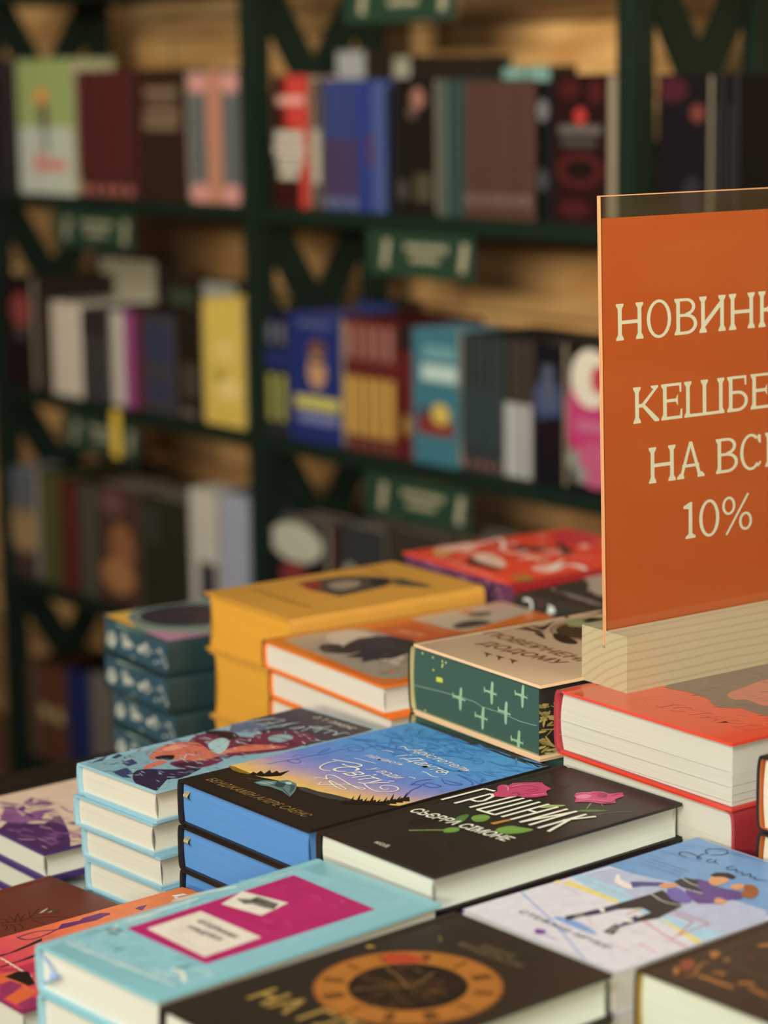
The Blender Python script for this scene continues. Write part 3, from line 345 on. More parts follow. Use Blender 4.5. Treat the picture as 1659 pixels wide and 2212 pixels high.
["P","B8BCB0",[[1299,249],[1338,249],[1321,226],[1282,230]],1],
["S","B8BCB0",12,[[1130,199],[1250,108]],0],
["D",["1E3A48","2A5060"],[30,20,1250,330],120,30,4,60],
["S","8FB09A",18,[[264,292],[517,305],[929,315],[1248,312]],0]]},"teal":{"top":[["P","8CC2D0",[[44,133],[37,1891],[1032,1994],[1122,218]],0],
["D",["9CCAD2","78B4C4","BCD8D8","86BCC8"],[120,100,1080,480],60,50,4,30],
["D",["C8DCD4","A8D0D4","6FAFC0"],[60,60,170,1980],25,30,6,90],
["S","9CC0CC",20,[[64,153],[616,191],[1074,221]],1],
["S","D8E4E0",14,[[127,129],[613,161],[1069,192]],1],
["S","E4E8DC",26,[[867,326],[947,350],[1065,261]],1],
["S","DCE8E0",22,[[13,976],[32,1276],[93,1410]],1],
["S","DCE8E4",20,[[105,580],[85,848],[84,1116]],1],
["S","3A3A40",10,[[94,297],[119,381],[114,436]],1],
["S","2E2A30",16,[[103,425],[145,466],[206,466]],1],
["S","3A8098",14,[[430,254],[412,291],[447,309]],1],
["P","B4246A",[[191,511],[174,1794],[968,1757],[946,505]],0],
["D",["BE3474","A81C60","C03C7C"],[260,600,900,1720],50,40,3,20],
["P","E4DCD0",[[275,593],[267,995],[849,984],[860,563]],0],
["P","E4E0D4",[[260,1155],[176,1385],[526,1455],[578,1205]],0],
["T","2A2A30","щоденник",[381,873],[758,861],58,0,1],
["T","2A2A30","мандрівок",[414,770],[726,775],58,0,1],
["S","9A948E",6,[[412,636],[543,634],[707,632]],0],
["S","9A948E",6,[[402,682],[502,686]],0],
["S","9A948E",6,[[410,728],[479,738]],0],
["P","45453E",[[249,1278],[324,1331],[316,1389],[501,1401],[549,1322],[484,1299],[390,1290],[355,1255]],0],
["S","E4E0D4",5,[[275,1282],[512,1340]],0],
["S","E4E0D4",4,[[340,1369],[503,1373]],0]]},"clock":{"top":[["C","8A5226",[708,1155],520,0],
["C","A86A2C",[708,1155],500,330],
["C","1C1410",[708,1155],325,0],
["K","2E1C10",[708,1155],420],
["P","B04028",[[296,1295],[271,1382],[338,1457],[486,1489],[482,1400],[389,1296]],0],
["D",["4A3020","5A3E26","332218","6A4A2C"],[430,830,900,1370],80,28,4,45],
["S","7A5A38",14,[[429,1235],[546,1215],[717,1147]],1],
["S","7A5A38",14,[[549,903],[636,1074],[731,1162],[659,1380]],1],
["S","6A4C2E",12,[[717,1147],[851,1188],[935,1245]],1],
["T","A88848","НА ГЛИБИНІ",[241,409],[1698,508],190,-0.05,1],
["T","7A6A50","ЕМІЛІ",[546,1824],[784,1841],60,0,0],
["T","7A6A50","МАНДЕЛЬСОН",[432,1756],[913,1777],60,0,0],
["C","9A7A3C",[124,1373],26,0],
["S","8A7448",8,[[256,1775],[296,1760],[339,1710]],1],
["S","4A4038",6,[[106,1966],[784,2014]],0]]},"za":{"top":[["P","DCDAE4",[[-1,2],[15,881],[12,1125],[32,1204],[1298,1247],[1334,788],[1306,1]],0],
["P","709CCC",[[15,881],[2,2021],[1307,1999],[1265,1284],[32,1204]],0],
["P","B4BEDA",[[30,898],[57,1179],[350,1249],[699,1336],[1200,1357],[1330,1211],[1306,897],[815,857],[357,934]],0],
["P","A8D0E8",[[15,881],[22,970],[386,969],[726,852],[896,853],[1306,897],[1326,687],[824,769],[532,777]],0],
["P","E8D878",[[7,746],[6,788],[47,772],[44,736]],0],
["P","E8D878",[[58,769],[59,824],[504,821],[537,773]],0],
["P","E8D878",[[846,794],[890,796],[1305,709],[1315,651]],0],
["P","E8D878",[[668,784],[692,839],[705,778]],0],
["S","88A8D8",12,[[6,470],[491,282],[1065,4]],0],
["S","D89AB0",5,[[45,916],[393,898],[627,889]],0],
["S","E0A8B4",5,[[18,721],[140,732],[258,713]],1],
["P","86A8DC",[[437,317],[487,375],[664,388],[854,325],[754,302],[593,305]],1],
["S","C83C50",9,[[708,682],[687,908]],0],
["S","C83C50",9,[[843,939],[1125,948],[1147,595]],0],
["S","C83C50",9,[[840,690],[1147,595]],0],
["S","C83C50",9,[[1147,595],[1311,578]],0],
["S","C83C50",9,[[1049,884],[1129,691]],0],
["S","C83C50",9,[[1056,893],[895,901]],0],
["S","E09AA8",12,[[1084,406],[1244,388]],0],
["S","E4A8B0",5,[[851,509],[1321,567]],0],
["S","E4A8B0",5,[[947,294],[1291,265]],0],
["S","E4A8B0",5,[[587,492],[730,369],[895,466]],1],
["P","EDE4DC",[[166,1130],[185,1135],[255,1082],[394,1058],[423,1012],[362,993],[259,1022]],0],
["P","4A4A88",[[323,1097],[367,1150],[465,1248],[498,1180],[424,1093],[404,1032]],0],
["P","1E1C24",[[557,1039],[554,1140],[823,1041],[875,779],[844,670],[789,679],[779,815],[685,830],[614,697],[544,766],[551,901]],0],
["P","2A2650",[[544,766],[614,697],[608,625],[573,475],[519,511],[537,632]],0],
["P","2A2650",[[755,713],[844,670],[829,531],[829,485],[799,545]],0],
["P","2E2C30",[[494,383],[519,511],[565,490],[552,344]],0],
["P","2E2C30",[[821,380],[778,520],[821,523],[892,393]],0],
["P","8A8480",[[511,443],[533,498],[566,467],[544,412]],0],
["P","8A8480",[[827,411],[804,502],[841,474],[856,398]],0],
["P","EFEDE0",[[535,619],[547,653],[597,612],[583,596]],0],
["P","EFEDE0",[[754,613],[804,648],[824,613],[787,588]],0],
["P","5A3E88",[[532,1344],[563,1446],[630,1459],[735,1432],[909,1479],[975,1389],[927,1291],[946,1237],[858,1134],[733,1167]],0],
["P","22222A",[[495,1300],[484,1395],[576,1433],[652,1335],[753,1295],[666,1271],[593,1265]],0],
["P","6A62B0",[[533,1194],[585,1256],[760,1172],[829,1115],[785,1048],[671,1069]],1],
["S","EFEDE0",7,[[557,1039],[715,991],[823,1041]],1],
["S","EFEDE0",6,[[476,1386],[594,1346],[648,1356]],1],
["S","EFEDE0",9,[[630,1255],[674,1265]],0],
["S","EFEDE0",9,[[685,1267],[757,1278]],0],
["P","D89A6C",[[597,1512],[570,1574],[692,1597],[729,1522],[720,1414],[637,1452]],1],
["P","D89A6C",[[487,1167],[474,1222],[529,1297],[582,1242],[550,1161]],1],
["P","D89A6C",[[871,1252],[871,1302],[953,1296],[970,1229],[931,1204]],1],
["P","D89A6C",[[764,1493],[790,1593],[847,1564],[868,1456]],1],
["P","1A1614",[[560,1551],[553,1610],[612,1667],[691,1650],[704,1601],[645,1597],[600,1543]],0],
["P","9A5A30",[[811,1587],[866,1629],[973,1553],[1027,1434],[967,1416],[918,1436],[867,1534]],1],
["T","3A3848","СТЕФАНІ АРЧЕР",[260,218],[1029,207],48,0,0],
["P","7A3E98",[[553,77],[537,121],[595,141],[626,97],[598,65]],0],
["S","A89AB0",10,[[645,82],[742,92]],0],
["S","2E3448",8,[[242,1682],[161,1681],[137,1734],[190,1764],[276,1746],[326,1735],[290,1702],[252,1814],[288,1833],[226,1856],[213,1913],[278,1975],[339,1965],[363,1898],[305,1829]],1],
["S","2E3448",7,[[365,1780],[360,1728],[404,1709],[409,1762],[384,1803],[413,1743],[453,1743]],1],
["S","2E3448",8,[[553,1778],[528,1748],[550,1710],[591,1722],[590,1766],[628,1710],[659,1748],[699,1690],[704,1741],[707,1767],[760,1694],[765,1745],[802,1690],[830,1731],[863,1735]],1],
["S","4A6898",4,[[97,1486],[430,1499]],0],
["S","4A6898",4,[[115,1437],[445,1448]],0],
["S","4A6898",4,[[133,1388],[460,1398]],0],
["S","6A9AD4",5,[[-54,1817],[144,1856]],0],
["S","6A9AD4",5,[[46,1886],[596,2007]],0],
["S","6A9AD4",5,[[12,1649],[368,1690]],0],
["S","6A9AD4",5,[[40,1537],[168,1547]],0],
["S","6A9AD4",5,[[350,1955],[444,1970]],0]]},"gold":{"top":[["P","8A4A30",[[113,249],[119,302],[171,314],[226,238],[245,167],[197,159]],1],
["P","A8703A",[[150,151],[162,188],[235,111],[237,67]],1],
["P","A8703A",[[126,476],[135,509],[190,500],[206,448],[212,407],[168,429]],0],
["S","9A6A38",18,[[271,106],[309,149],[241,255],[215,318],[238,344]],1],
["S","A8703A",34,[[324,166],[392,176],[470,174],[558,186]],1],
["S","A8703A",22,[[343,255],[392,311],[400,252]],1],
["S","B0743A",30,[[547,240],[555,282],[603,303]],1],
["S","9A6234",34,[[614,249],[682,239],[766,226]],1],
["P","8E7040",[[246,447],[259,484],[298,458],[285,421]],1],
["P","9A6A38",[[234,742],[255,814],[314,784],[267,731]],0],
["S","5A4A38",16,[[307,422],[454,404],[603,414]],0],
["S","4E4030",10,[[183,517],[175,675],[184,807]],0],
["P","6A3A34",[[325,559],[320,600],[358,573],[353,544]],1]]},"brown":{"top":[["S","2E1A10",7,[[577,1417],[626,1488],[674,1560],[665,1643],[552,1798]],1],
["S","33200F",6,[[665,1643],[578,1695],[541,1717]],1],
["S","33200F",6,[[651,1652],[708,1663],[721,1745],[854,1844]],1],
["S","33200F",6,[[701,1633],[771,1634],[857,1652]],1],
["S","33200F",6,[[674,1560],[565,1612],[521,1638]],1],
["S","33200F",6,[[674,1560],[600,1624],[585,1655]],1],
["S","33200F",6,[[645,1531],[555,1556],[529,1553]],1],
["S","33200F",6,[[638,1535],[543,1613]],1],
["S","33200F",6,[[626,1488],[554,1508],[551,1482]],1],
["S","33200F",6,[[675,1469],[727,1476],[809,1424]],1],
["S","33200F",6,[[703,1520],[764,1513],[808,1490]],1],
["S","33200F",6,[[657,1440],[721,1425],[731,1390]],1],
["S","33200F",6,[[620,1437],[669,1418]],1],
["P","A09A86",[[641,1730],[606,1782],[586,1849],[618,1817],[642,1771]],0],
["P","8E8A76",[[666,1783],[652,1828],[653,1853],[680,1809]],0],
["P","4E3A2C",[[594,1840],[615,1861],[683,1871],[719,1860],[697,1826]],1]]},"opink":{"top":[["G",[[0,"C8405A"],[0.25,"D84C5C"],[0.5,"E8784A"],[1,"E07C3E"]],[[224,-117],[1025,-43],[1111,27],[1578,63]],[[-692,1969],[14,1945],[115,1971],[430,1982]]],
["P","6A2A66",[[110,884],[56,949],[70,998],[81,1069],[57,1111],[58,1182],[55,1249],[96,1295],[126,1282],[127,1236],[155,1152],[137,1040],[138,949],[133,876]],0],
["P","6A2A66",[[142,1465],[127,1507],[132,1572],[202,1485]],0],
["S","6A2A66",16,[[65,602],[135,610],[172,663],[159,771],[116,880]],1],
["S","6A2A66",14,[[74,609],[63,684],[67,757],[103,831],[129,872]],1],
["P","2A2028",[[262,362],[273,417],[224,600],[189,715],[240,684],[262,577],[283,472],[293,344]],0],
["P","2A2028",[[435,262],[432,384],[411,488],[390,592],[433,554],[448,465],[449,362],[461,246]],0],
["P","B8344E",[[448,194],[517,333],[501,525],[681,416],[635,323],[507,219]],0],
["P","D8643C",[[533,86],[565,305],[771,313],[845,197],[673,122]],0],
["P","E8DCB8",[[299,341],[352,346],[383,340],[339,326]],0],
["P","E8DCB8",[[357,338],[409,344],[441,337],[397,324]],0],
["P","E8DCB8",[[415,336],[467,341],[498,335],[454,322]],0],
["P","E8DCB8",[[472,333],[524,339],[555,333],[511,319]],0],
["P","E8DCB8",[[529,331],[580,337],[611,330],[568,317]],0],
["P","E8DCB8",[[586,329],[636,334],[667,328],[624,315]],0],
["P","E8DCB8",[[642,326],[692,332],[723,326],[680,312]],0],
["P","1C1412",[[605,197],[577,298],[626,353],[829,278],[830,230],[713,217]],0],
["P","93305E",[[696,109],[683,193],[795,210],[839,131],[900,24],[891,-5]],0],
["P","D8643C",[[900,24],[822,211],[941,246],[995,131],[1032,28]],0],
["P","93305E",[[1032,28],[997,153],[1071,179],[1161,89],[1138,28]],0],
["P","ECE4DC",[[103,1786],[119,1872],[159,1882],[143,1797]],0],
["P","ECE4DC",[[148,1774],[143,1797],[171,1807],[175,1784]],0]]},"purple":{"top":[["P","DCC2AE",[[-50,-50],[1600,-50],[1600,2400],[-50,2400]],0],
["P","4A2A5E",[[-27,-58],[714,46],[625,158],[640,263],[764,274],[842,363],[746,514],[763,556],[1083,426],[1286,324],[1564,155],[1535,-37],[1242,-54],[935,-79],[236,-199]],0],
["P","8A5A8E",[[538,146],[350,283],[302,363],[391,375],[545,328],[644,354],[596,519],[749,386],[722,226],[625,158]],0],
["P","8A5A8E",[[570,314],[515,471],[586,641],[614,540],[668,382],[658,283]],0],
["P","7A5080",[[1158,176],[1163,265],[1322,200],[1334,133],[1264,134]],0],
["P","6E3E7E",[[134,374],[235,422],[312,473],[275,399],[179,349]],0],
["P","6E3E7E",[[304,478],[215,604],[228,634],[314,557]],0],
["P","6E3E7E",[[302,489],[454,635],[381,497]],0],
["P","6E3E7E",[[280,292],[301,406],[312,473],[329,326]],0],
["P","6E3E7E",[[371,397],[337,470],[417,449],[480,387],[443,366]],0],
["D",["6E3E7E","3A1E4E","8A5A8E","A87A98"],[300,60,1350,700],70,50,4,30],
["S","B89080",8,[[689,297],[829,391],[900,516]],1]]}}""")

P0 = Vector((*DATA['P0'], 0)); DS = Vector((*DATA['DS'], 0)); DN = Vector((*DATA['DN'], 0)); UZ = Vector((0, 0, 1))
SYAW = math.atan2(DS.y, DS.x)            # room axes: local x runs along the bookcase, local y into it
RM = Matrix.Translation(P0) @ Matrix.Rotation(SYAW, 4, 'Z')
def rw(x, y, z): return RM @ Vector((x, y, z))
# ceiling lamps (local room coordinates)
def area(name, loc, sx, sy, power, color, target=None):
    d = bpy.data.lights.new(name, 'AREA'); d.shape = 'RECTANGLE'; d.size = sx; d.size_y = sy; d.energy = power; d.color = color
    o = bpy.data.objects.new(name, d); col.objects.link(o); o.location = loc
    if target is not None: o.rotation_euler = (Vector(target) - Vector(loc)).to_track_quat('-Z', 'Y').to_euler()
    return o
area('ceiling_light', (-.75, -.9, 2.7), 1.0, 1.0, 60, (.96, 1, .94), (.1, 1.4, .9))
area('ceiling_light', (1.1, .9, 2.85), .7, .7, 10, (1, .93, .82), (.3, 1.7, .9))
area('ceiling_light', (-1.9, .6, 2.9), .7, .7, 14, (1, .86, .66), (-.5, 3.6, 1.1))
# added fill lights, no real lamps: set low to brighten plank wall and page faces
l_ = area('fill_light', tuple(rw(4.0, -4.4, 2.0)), 1.2, .5, 12.5, (1, .84, .60), tuple(rw(.3, .3, 1.62))); l_.data.spread = math.radians(34)
area('fill_light', tuple(rw(1.2, -5.4, 2.1)), 1.6, .7, 14, (1, .97, .93), tuple(rw(1.2, 0, 1.0)))

# ------------------------------------------------------------------ materials
def lin(h, g=1.0):
    v = [int(h[i:i + 2], 16) / 255 for i in (0, 2, 4)]
    v = [(c / 12.92 if c <= .04045 else ((c + .055) / 1.055) ** 2.4) * g for c in v]
    if g == BGG: v = [(c / g) ** 1.2 * 1.42 for c in v]; y_ = .3 * v[0] + .6 * v[1] + .1 * v[2]; v = [c * .8 + y_ * .2 for c in v]     # shelf stock: denser, duller inks
    return tuple(min(.86, c) for c in v) + (1.0,)
MC = {}
BGG = 1.15
def base_mat(name):
    m = bpy.data.materials.new(name); m.use_nodes = True
    return m, m.node_tree, m.node_tree.nodes['Principled BSDF']
def mat(h, rough=.35, g=1.0, coat=0.0, var=.06, scale=40, bump=.02, spec=.5):
    k = (h, rough, g, coat, var, scale, bump, spec)
    if k in MC: return MC[k]
    m, nt, b = base_mat('cover_' + h); N = nt.nodes; Lk = nt.links
    c = lin(h, g)
    tc = N.new('ShaderNodeTexCoord'); no = N.new('ShaderNodeTexNoise'); no.inputs['Scale'].default_value = scale; no.inputs['Detail'].default_value = 3
    Lk.new(tc.outputs['Object'], no.inputs['Vector'])
    mx = N.new('ShaderNodeMix'); mx.data_type = 'RGBA'
    mx.inputs[6].default_value = tuple(x * (1 - var) for x in c[:3]) + (1,); mx.inputs[7].default_value = tuple(min(.9, x * (1 + var)) for x in c[:3]) + (1,)
    Lk.new(no.outputs['Fac'], mx.inputs[0]); Lk.new(mx.outputs[2], b.inputs['Base Color'])
    b.inputs['Roughness'].default_value = rough; b.inputs['Specular IOR Level'].default_value = spec
    b.inputs['Coat Weight'].default_value = coat; b.inputs['Coat Roughness'].default_value = .12
    if bump:
        bp = N.new('ShaderNodeBump'); bp.inputs['Strength'].default_value = bump; bp.inputs['Distance'].default_value = .001
        n2 = N.new('ShaderNodeTexNoise'); n2.inputs['Scale'].default_value = 600; Lk.new(tc.outputs['Object'], n2.inputs['Vector'])
        Lk.new(n2.outputs['Fac'], bp.inputs['Height']); Lk.new(bp.outputs[0], b.inputs['Normal'])
    MC[k] = m; return m
def paper(h, g=1.0, lines=.10):
    k = ('paper', h, g, lines)
    if k in MC: return MC[k]
    m, nt, b = base_mat('pages_' + h); N = nt.nodes; Lk = nt.links
    tc = N.new('ShaderNodeTexCoord'); mp = N.new('ShaderNodeMapping'); mp.inputs['Scale'].default_value = (6, 6, 1500)
    no = N.new('ShaderNodeTexNoise'); no.inputs['Scale'].default_value = 1.0; no.inputs['Detail'].default_value = 2
    Lk.new(tc.outputs['Object'], mp.inputs[0]); Lk.new(mp.outputs[0], no.inputs['Vector'])
    c = lin(h, g); mx = N.new('ShaderNodeMix'); mx.data_type = 'RGBA'
    mx.inputs[6].default_value = tuple(x * (1 - lines * 1.6) for x in c[:3]) + (1,); mx.inputs[7].default_value = tuple(min(.92, x * (1 + lines)) for x in c[:3]) + (1,)
    Lk.new(no.outputs['Fac'], mx.inputs[0]); Lk.new(mx.outputs[2], b.inputs['Base Color']); b.inputs['Roughness'].default_value = .8
    bp = N.new('ShaderNodeBump'); bp.inputs['Strength'].default_value = .25; bp.inputs['Distance'].default_value = .0004
    Lk.new(no.outputs['Fac'], bp.inputs['Height']); Lk.new(bp.outputs[0], b.inputs['Normal'])
    MC[k] = m; return m
def ink_mat(rough, g, coat):
    k = ('ink', rough, g, coat)
    if k in MC: return MC[k]
    m, nt, b = base_mat('printed_ink'); N = nt.nodes; Lk = nt.links
    at = N.new('ShaderNodeAttribute'); at.attribute_name = 'ink'
    tc = N.new('ShaderNodeTexCoord'); no = N.new('ShaderNodeTexNoise'); no.inputs['Scale'].default_value = 120; no.inputs['Detail'].default_value = 4
    Lk.new(tc.outputs['Object'], no.inputs['Vector'])
    mr = N.new('ShaderNodeMapRange'); mr.inputs[1].default_value = .25; mr.inputs[2].default_value = .75; mr.inputs[3].default_value = .9 * g; mr.inputs[4].default_value = 1.08 * g
    Lk.new(no.outputs['Fac'], mr.inputs[0])
    vm = N.new('ShaderNodeVectorMath'); vm.operation = 'SCALE'; Lk.new(at.outputs['Color'], vm.inputs[0]); Lk.new(mr.outputs[0], vm.inputs['Scale'])
    Lk.new(vm.outputs[0], b.inputs['Base Color']); b.inputs['Roughness'].default_value = rough
    b.inputs['Coat Weight'].default_value = coat; b.inputs['Coat Roughness'].default_value = .12
    MC[k] = m; return m
def wood(name, c1, c2, scale, axis=(1, 1, 1), dist=3.0, rough=.55, g=1.0, rings=True):
    m, nt, b = base_mat(name); N = nt.nodes; Lk = nt.links
    tc = N.new('ShaderNodeTexCoord'); mp = N.new('ShaderNodeMapping'); mp.inputs['Scale'].default_value = axis
    Lk.new(tc.outputs['Object'], mp.inputs[0])
    wv = N.new('ShaderNodeTexWave'); wv.wave_type = 'RINGS' if rings else 'BANDS'; wv.inputs['Scale'].default_value = scale; wv.inputs['Distortion'].default_value = dist
    wv.inputs['Detail'].default_value = 3; wv.inputs['Detail Scale'].default_value = 1.2
    Lk.new(mp.outputs[0], wv.inputs['Vector'])
    cr = N.new('ShaderNodeValToRGB'); cr.color_ramp.elements[0].color = lin(c1, g); cr.color_ramp.elements[1].color = lin(c2, g)
    cr.color_ramp.elements[0].position = .02; cr.color_ramp.elements[1].position = .45
    Lk.new(wv.outputs['Fac'], cr.inputs[0])
    no = N.new('ShaderNodeTexNoise'); no.inputs['Scale'].default_value = 900; no.inputs['Detail'].default_value = 2; mp2 = N.new('ShaderNodeMapping'); mp2.inputs['Scale'].default_value = (.3, 1, 1)
    Lk.new(tc.outputs['Object'], mp2.inputs[0]); Lk.new(mp2.outputs[0], no.inputs['Vector'])
    mx = N.new('ShaderNodeMix'); mx.data_type = 'RGBA'; mx.blend_type = 'MULTIPLY'; mx.inputs[0].default_value = .22
    Lk.new(cr.outputs[0], mx.inputs[6]); Lk.new(no.outputs['Color'], mx.inputs[7]); Lk.new(mx.outputs[2], b.inputs['Base Color'])
    b.inputs['Roughness'].default_value = rough
    return m

# ------------------------------------------------------------------ mesh helpers
def link(name, me, parent=None, m=None):
    o = bpy.data.objects.new(name, me); col.objects.link(o)
    if m is not None: me.materials.append(m)
    if parent is not None: o.parent = parent
    return o
def from_bm(name, bm, m=None, parent=None, smooth=False):
    me = bpy.data.meshes.new(name); bmesh.ops.recalc_face_normals(bm, faces=bm.faces[:]); bm.to_mesh(me); bm.free()
    if smooth:
        for p in me.polygons: p.use_smooth = True
        me.set_sharp_from_angle(angle=math.radians(35))
    return link(name, me, parent, m)
def bm_box(bm, x0, x1, y0, y1, z0, z1, bev=0.0):
    vs = [bm.verts.new((x, y, z)) for z in (z0, z1) for y in (y0, y1) for x in (x0, x1)]
    fs = [(0, 1, 3, 2), (4, 6, 7, 5), (0, 4, 5, 1), (2, 3, 7, 6), (0, 2, 6, 4), (1, 5, 7, 3)]
    faces = [bm.faces.new([vs[i] for i in f]) for f in fs]
    if bev:
        es = list({e for f in faces for e in f.edges}); bmesh.ops.bevel(bm, geom=es, offset=bev, segments=2, affect='EDGES', profile=.6)
def extrude_profile(bm, prof, x0, x1):
    a = [bm.verts.new((x0, y, z)) for y, z in prof]; b = [bm.verts.new((x1, y, z)) for y, z in prof]; n = len(prof)
    for i in range(n): bm.faces.new((a[i], a[(i + 1) % n], b[(i + 1) % n], b[i]))
    bm.faces.new(a); bm.faces.new(b[::-1])
def tri_fix(bm):
    big = [f for f in bm.faces if len(f.verts) > 4]
    if big: bmesh.ops.triangulate(bm, faces=big, ngon_method='EAR_CLIP')
def tube(bm, pts, r, n=8):
    rings = []
    for i, p in enumerate(pts):
        p = Vector(p); d = (Vector(pts[min(i + 1, len(pts) - 1)]) - Vector(pts[max(i - 1, 0)])).normalized()
        a = d.orthogonal().normalized() if i == 0 else (rings_a - d * rings_a.dot(d)).normalized()
        rings_a = a; b = d.cross(a)
        rings.append([bm.verts.new(p + (a * math.cos(t) + b * math.sin(t)) * r) for t in (2 * math.pi * k / n for k in range(n))])
    for A, B in zip(rings, rings[1:]):
        for k in range(n): bm.faces.new((A[k], A[(k + 1) % n], B[(k + 1) % n], B[k]))
    bm.faces.new(rings[0][::-1]); bm.faces.new(rings[-1])
def tag(o, label=None, cat=None, group=None, kind=None):
    if label: o['label'] = label
    if cat: o['category'] = cat
    if group: o['group'] = group
    if kind: o['kind'] = kind
    return o
def empty(name, loc, rz=0.0):
    o = bpy.data.objects.new(name, None); col.objects.link(o); o.empty_display_size = .05
    o.location = loc; o.rotation_euler = (0, 0, rz); return o
def copy_tree(o, parent=None):
    c = o.copy(); col.objects.link(c); c.parent = parent
    for ch in [x for x in KIDS.get(o.name, [])]:
        k = copy_tree(ch, c); KIDS.setdefault(c.name, []).append(k)
    return c
KIDS = {}
def kid(p, c): KIDS.setdefault(p.name, []).append(c); return c

# ------------------------------------------------------------------ flat print painter (2D shapes laid on a surface as one thin mesh)
def chaikin(p, n=2, closed=True):
    for _ in range(n):
        q = []; m = len(p)
        rng = range(m) if closed else range(m - 1)
        if not closed: q.append(p[0])
        for i in rng:
            a, b = p[i], p[(i + 1) % m]
            q.append((a[0] * .75 + b[0] * .25, a[1] * .75 + b[1] * .25)); q.append((a[0] * .25 + b[0] * .75, a[1] * .25 + b[1] * .75))
        if not closed: q.append(p[-1])
        p = q
    return p
def clip_poly(p, lo, hi):
    (x0, y0), (x1, y1) = lo, hi
    for ax, lim, sg in ((0, x0, 1), (0, x1, -1), (1, y0, 1), (1, y1, -1)):
        q = []
        for i in range(len(p)):
            a, b = p[i - 1], p[i]; da, db = sg * (a[ax] - lim), sg * (b[ax] - lim)
            if (da >= 0) != (db >= 0):
                t = da / (da - db); q.append((a[0] + (b[0] - a[0]) * t, a[1] + (b[1] - a[1]) * t))
            if db >= 0: q.append(b)
        p = q
        if len(p) < 3: return []
    return p
FONT_CACHE = {}
def text_mesh(s, bold):
    k = (s, bold)
    if k not in FONT_CACHE:
        cu = bpy.data.curves.new('lettering', 'FONT'); cu.body = s; cu.size = 1.0; cu.offset = .02 if bold else 0.0; cu.resolution_u = 3
        o = bpy.data.objects.new('lettering', cu); col.objects.link(o)
        dg = bpy.context.evaluated_depsgraph_get(); me = bpy.data.meshes.new_from_object(o.evaluated_get(dg))
        vs = [(v.co.x, v.co.y) for v in me.vertices]; fs = [tuple(p.vertices) for p in me.polygons]
        bpy.data.objects.remove(o); bpy.data.curves.remove(cu); bpy.data.meshes.remove(me)
        xs = [v[0] for v in vs] or [0, 1]; FONT_CACHE[k] = (vs, fs, min(xs), max(xs), .73)
    return FONT_CACHE[k]
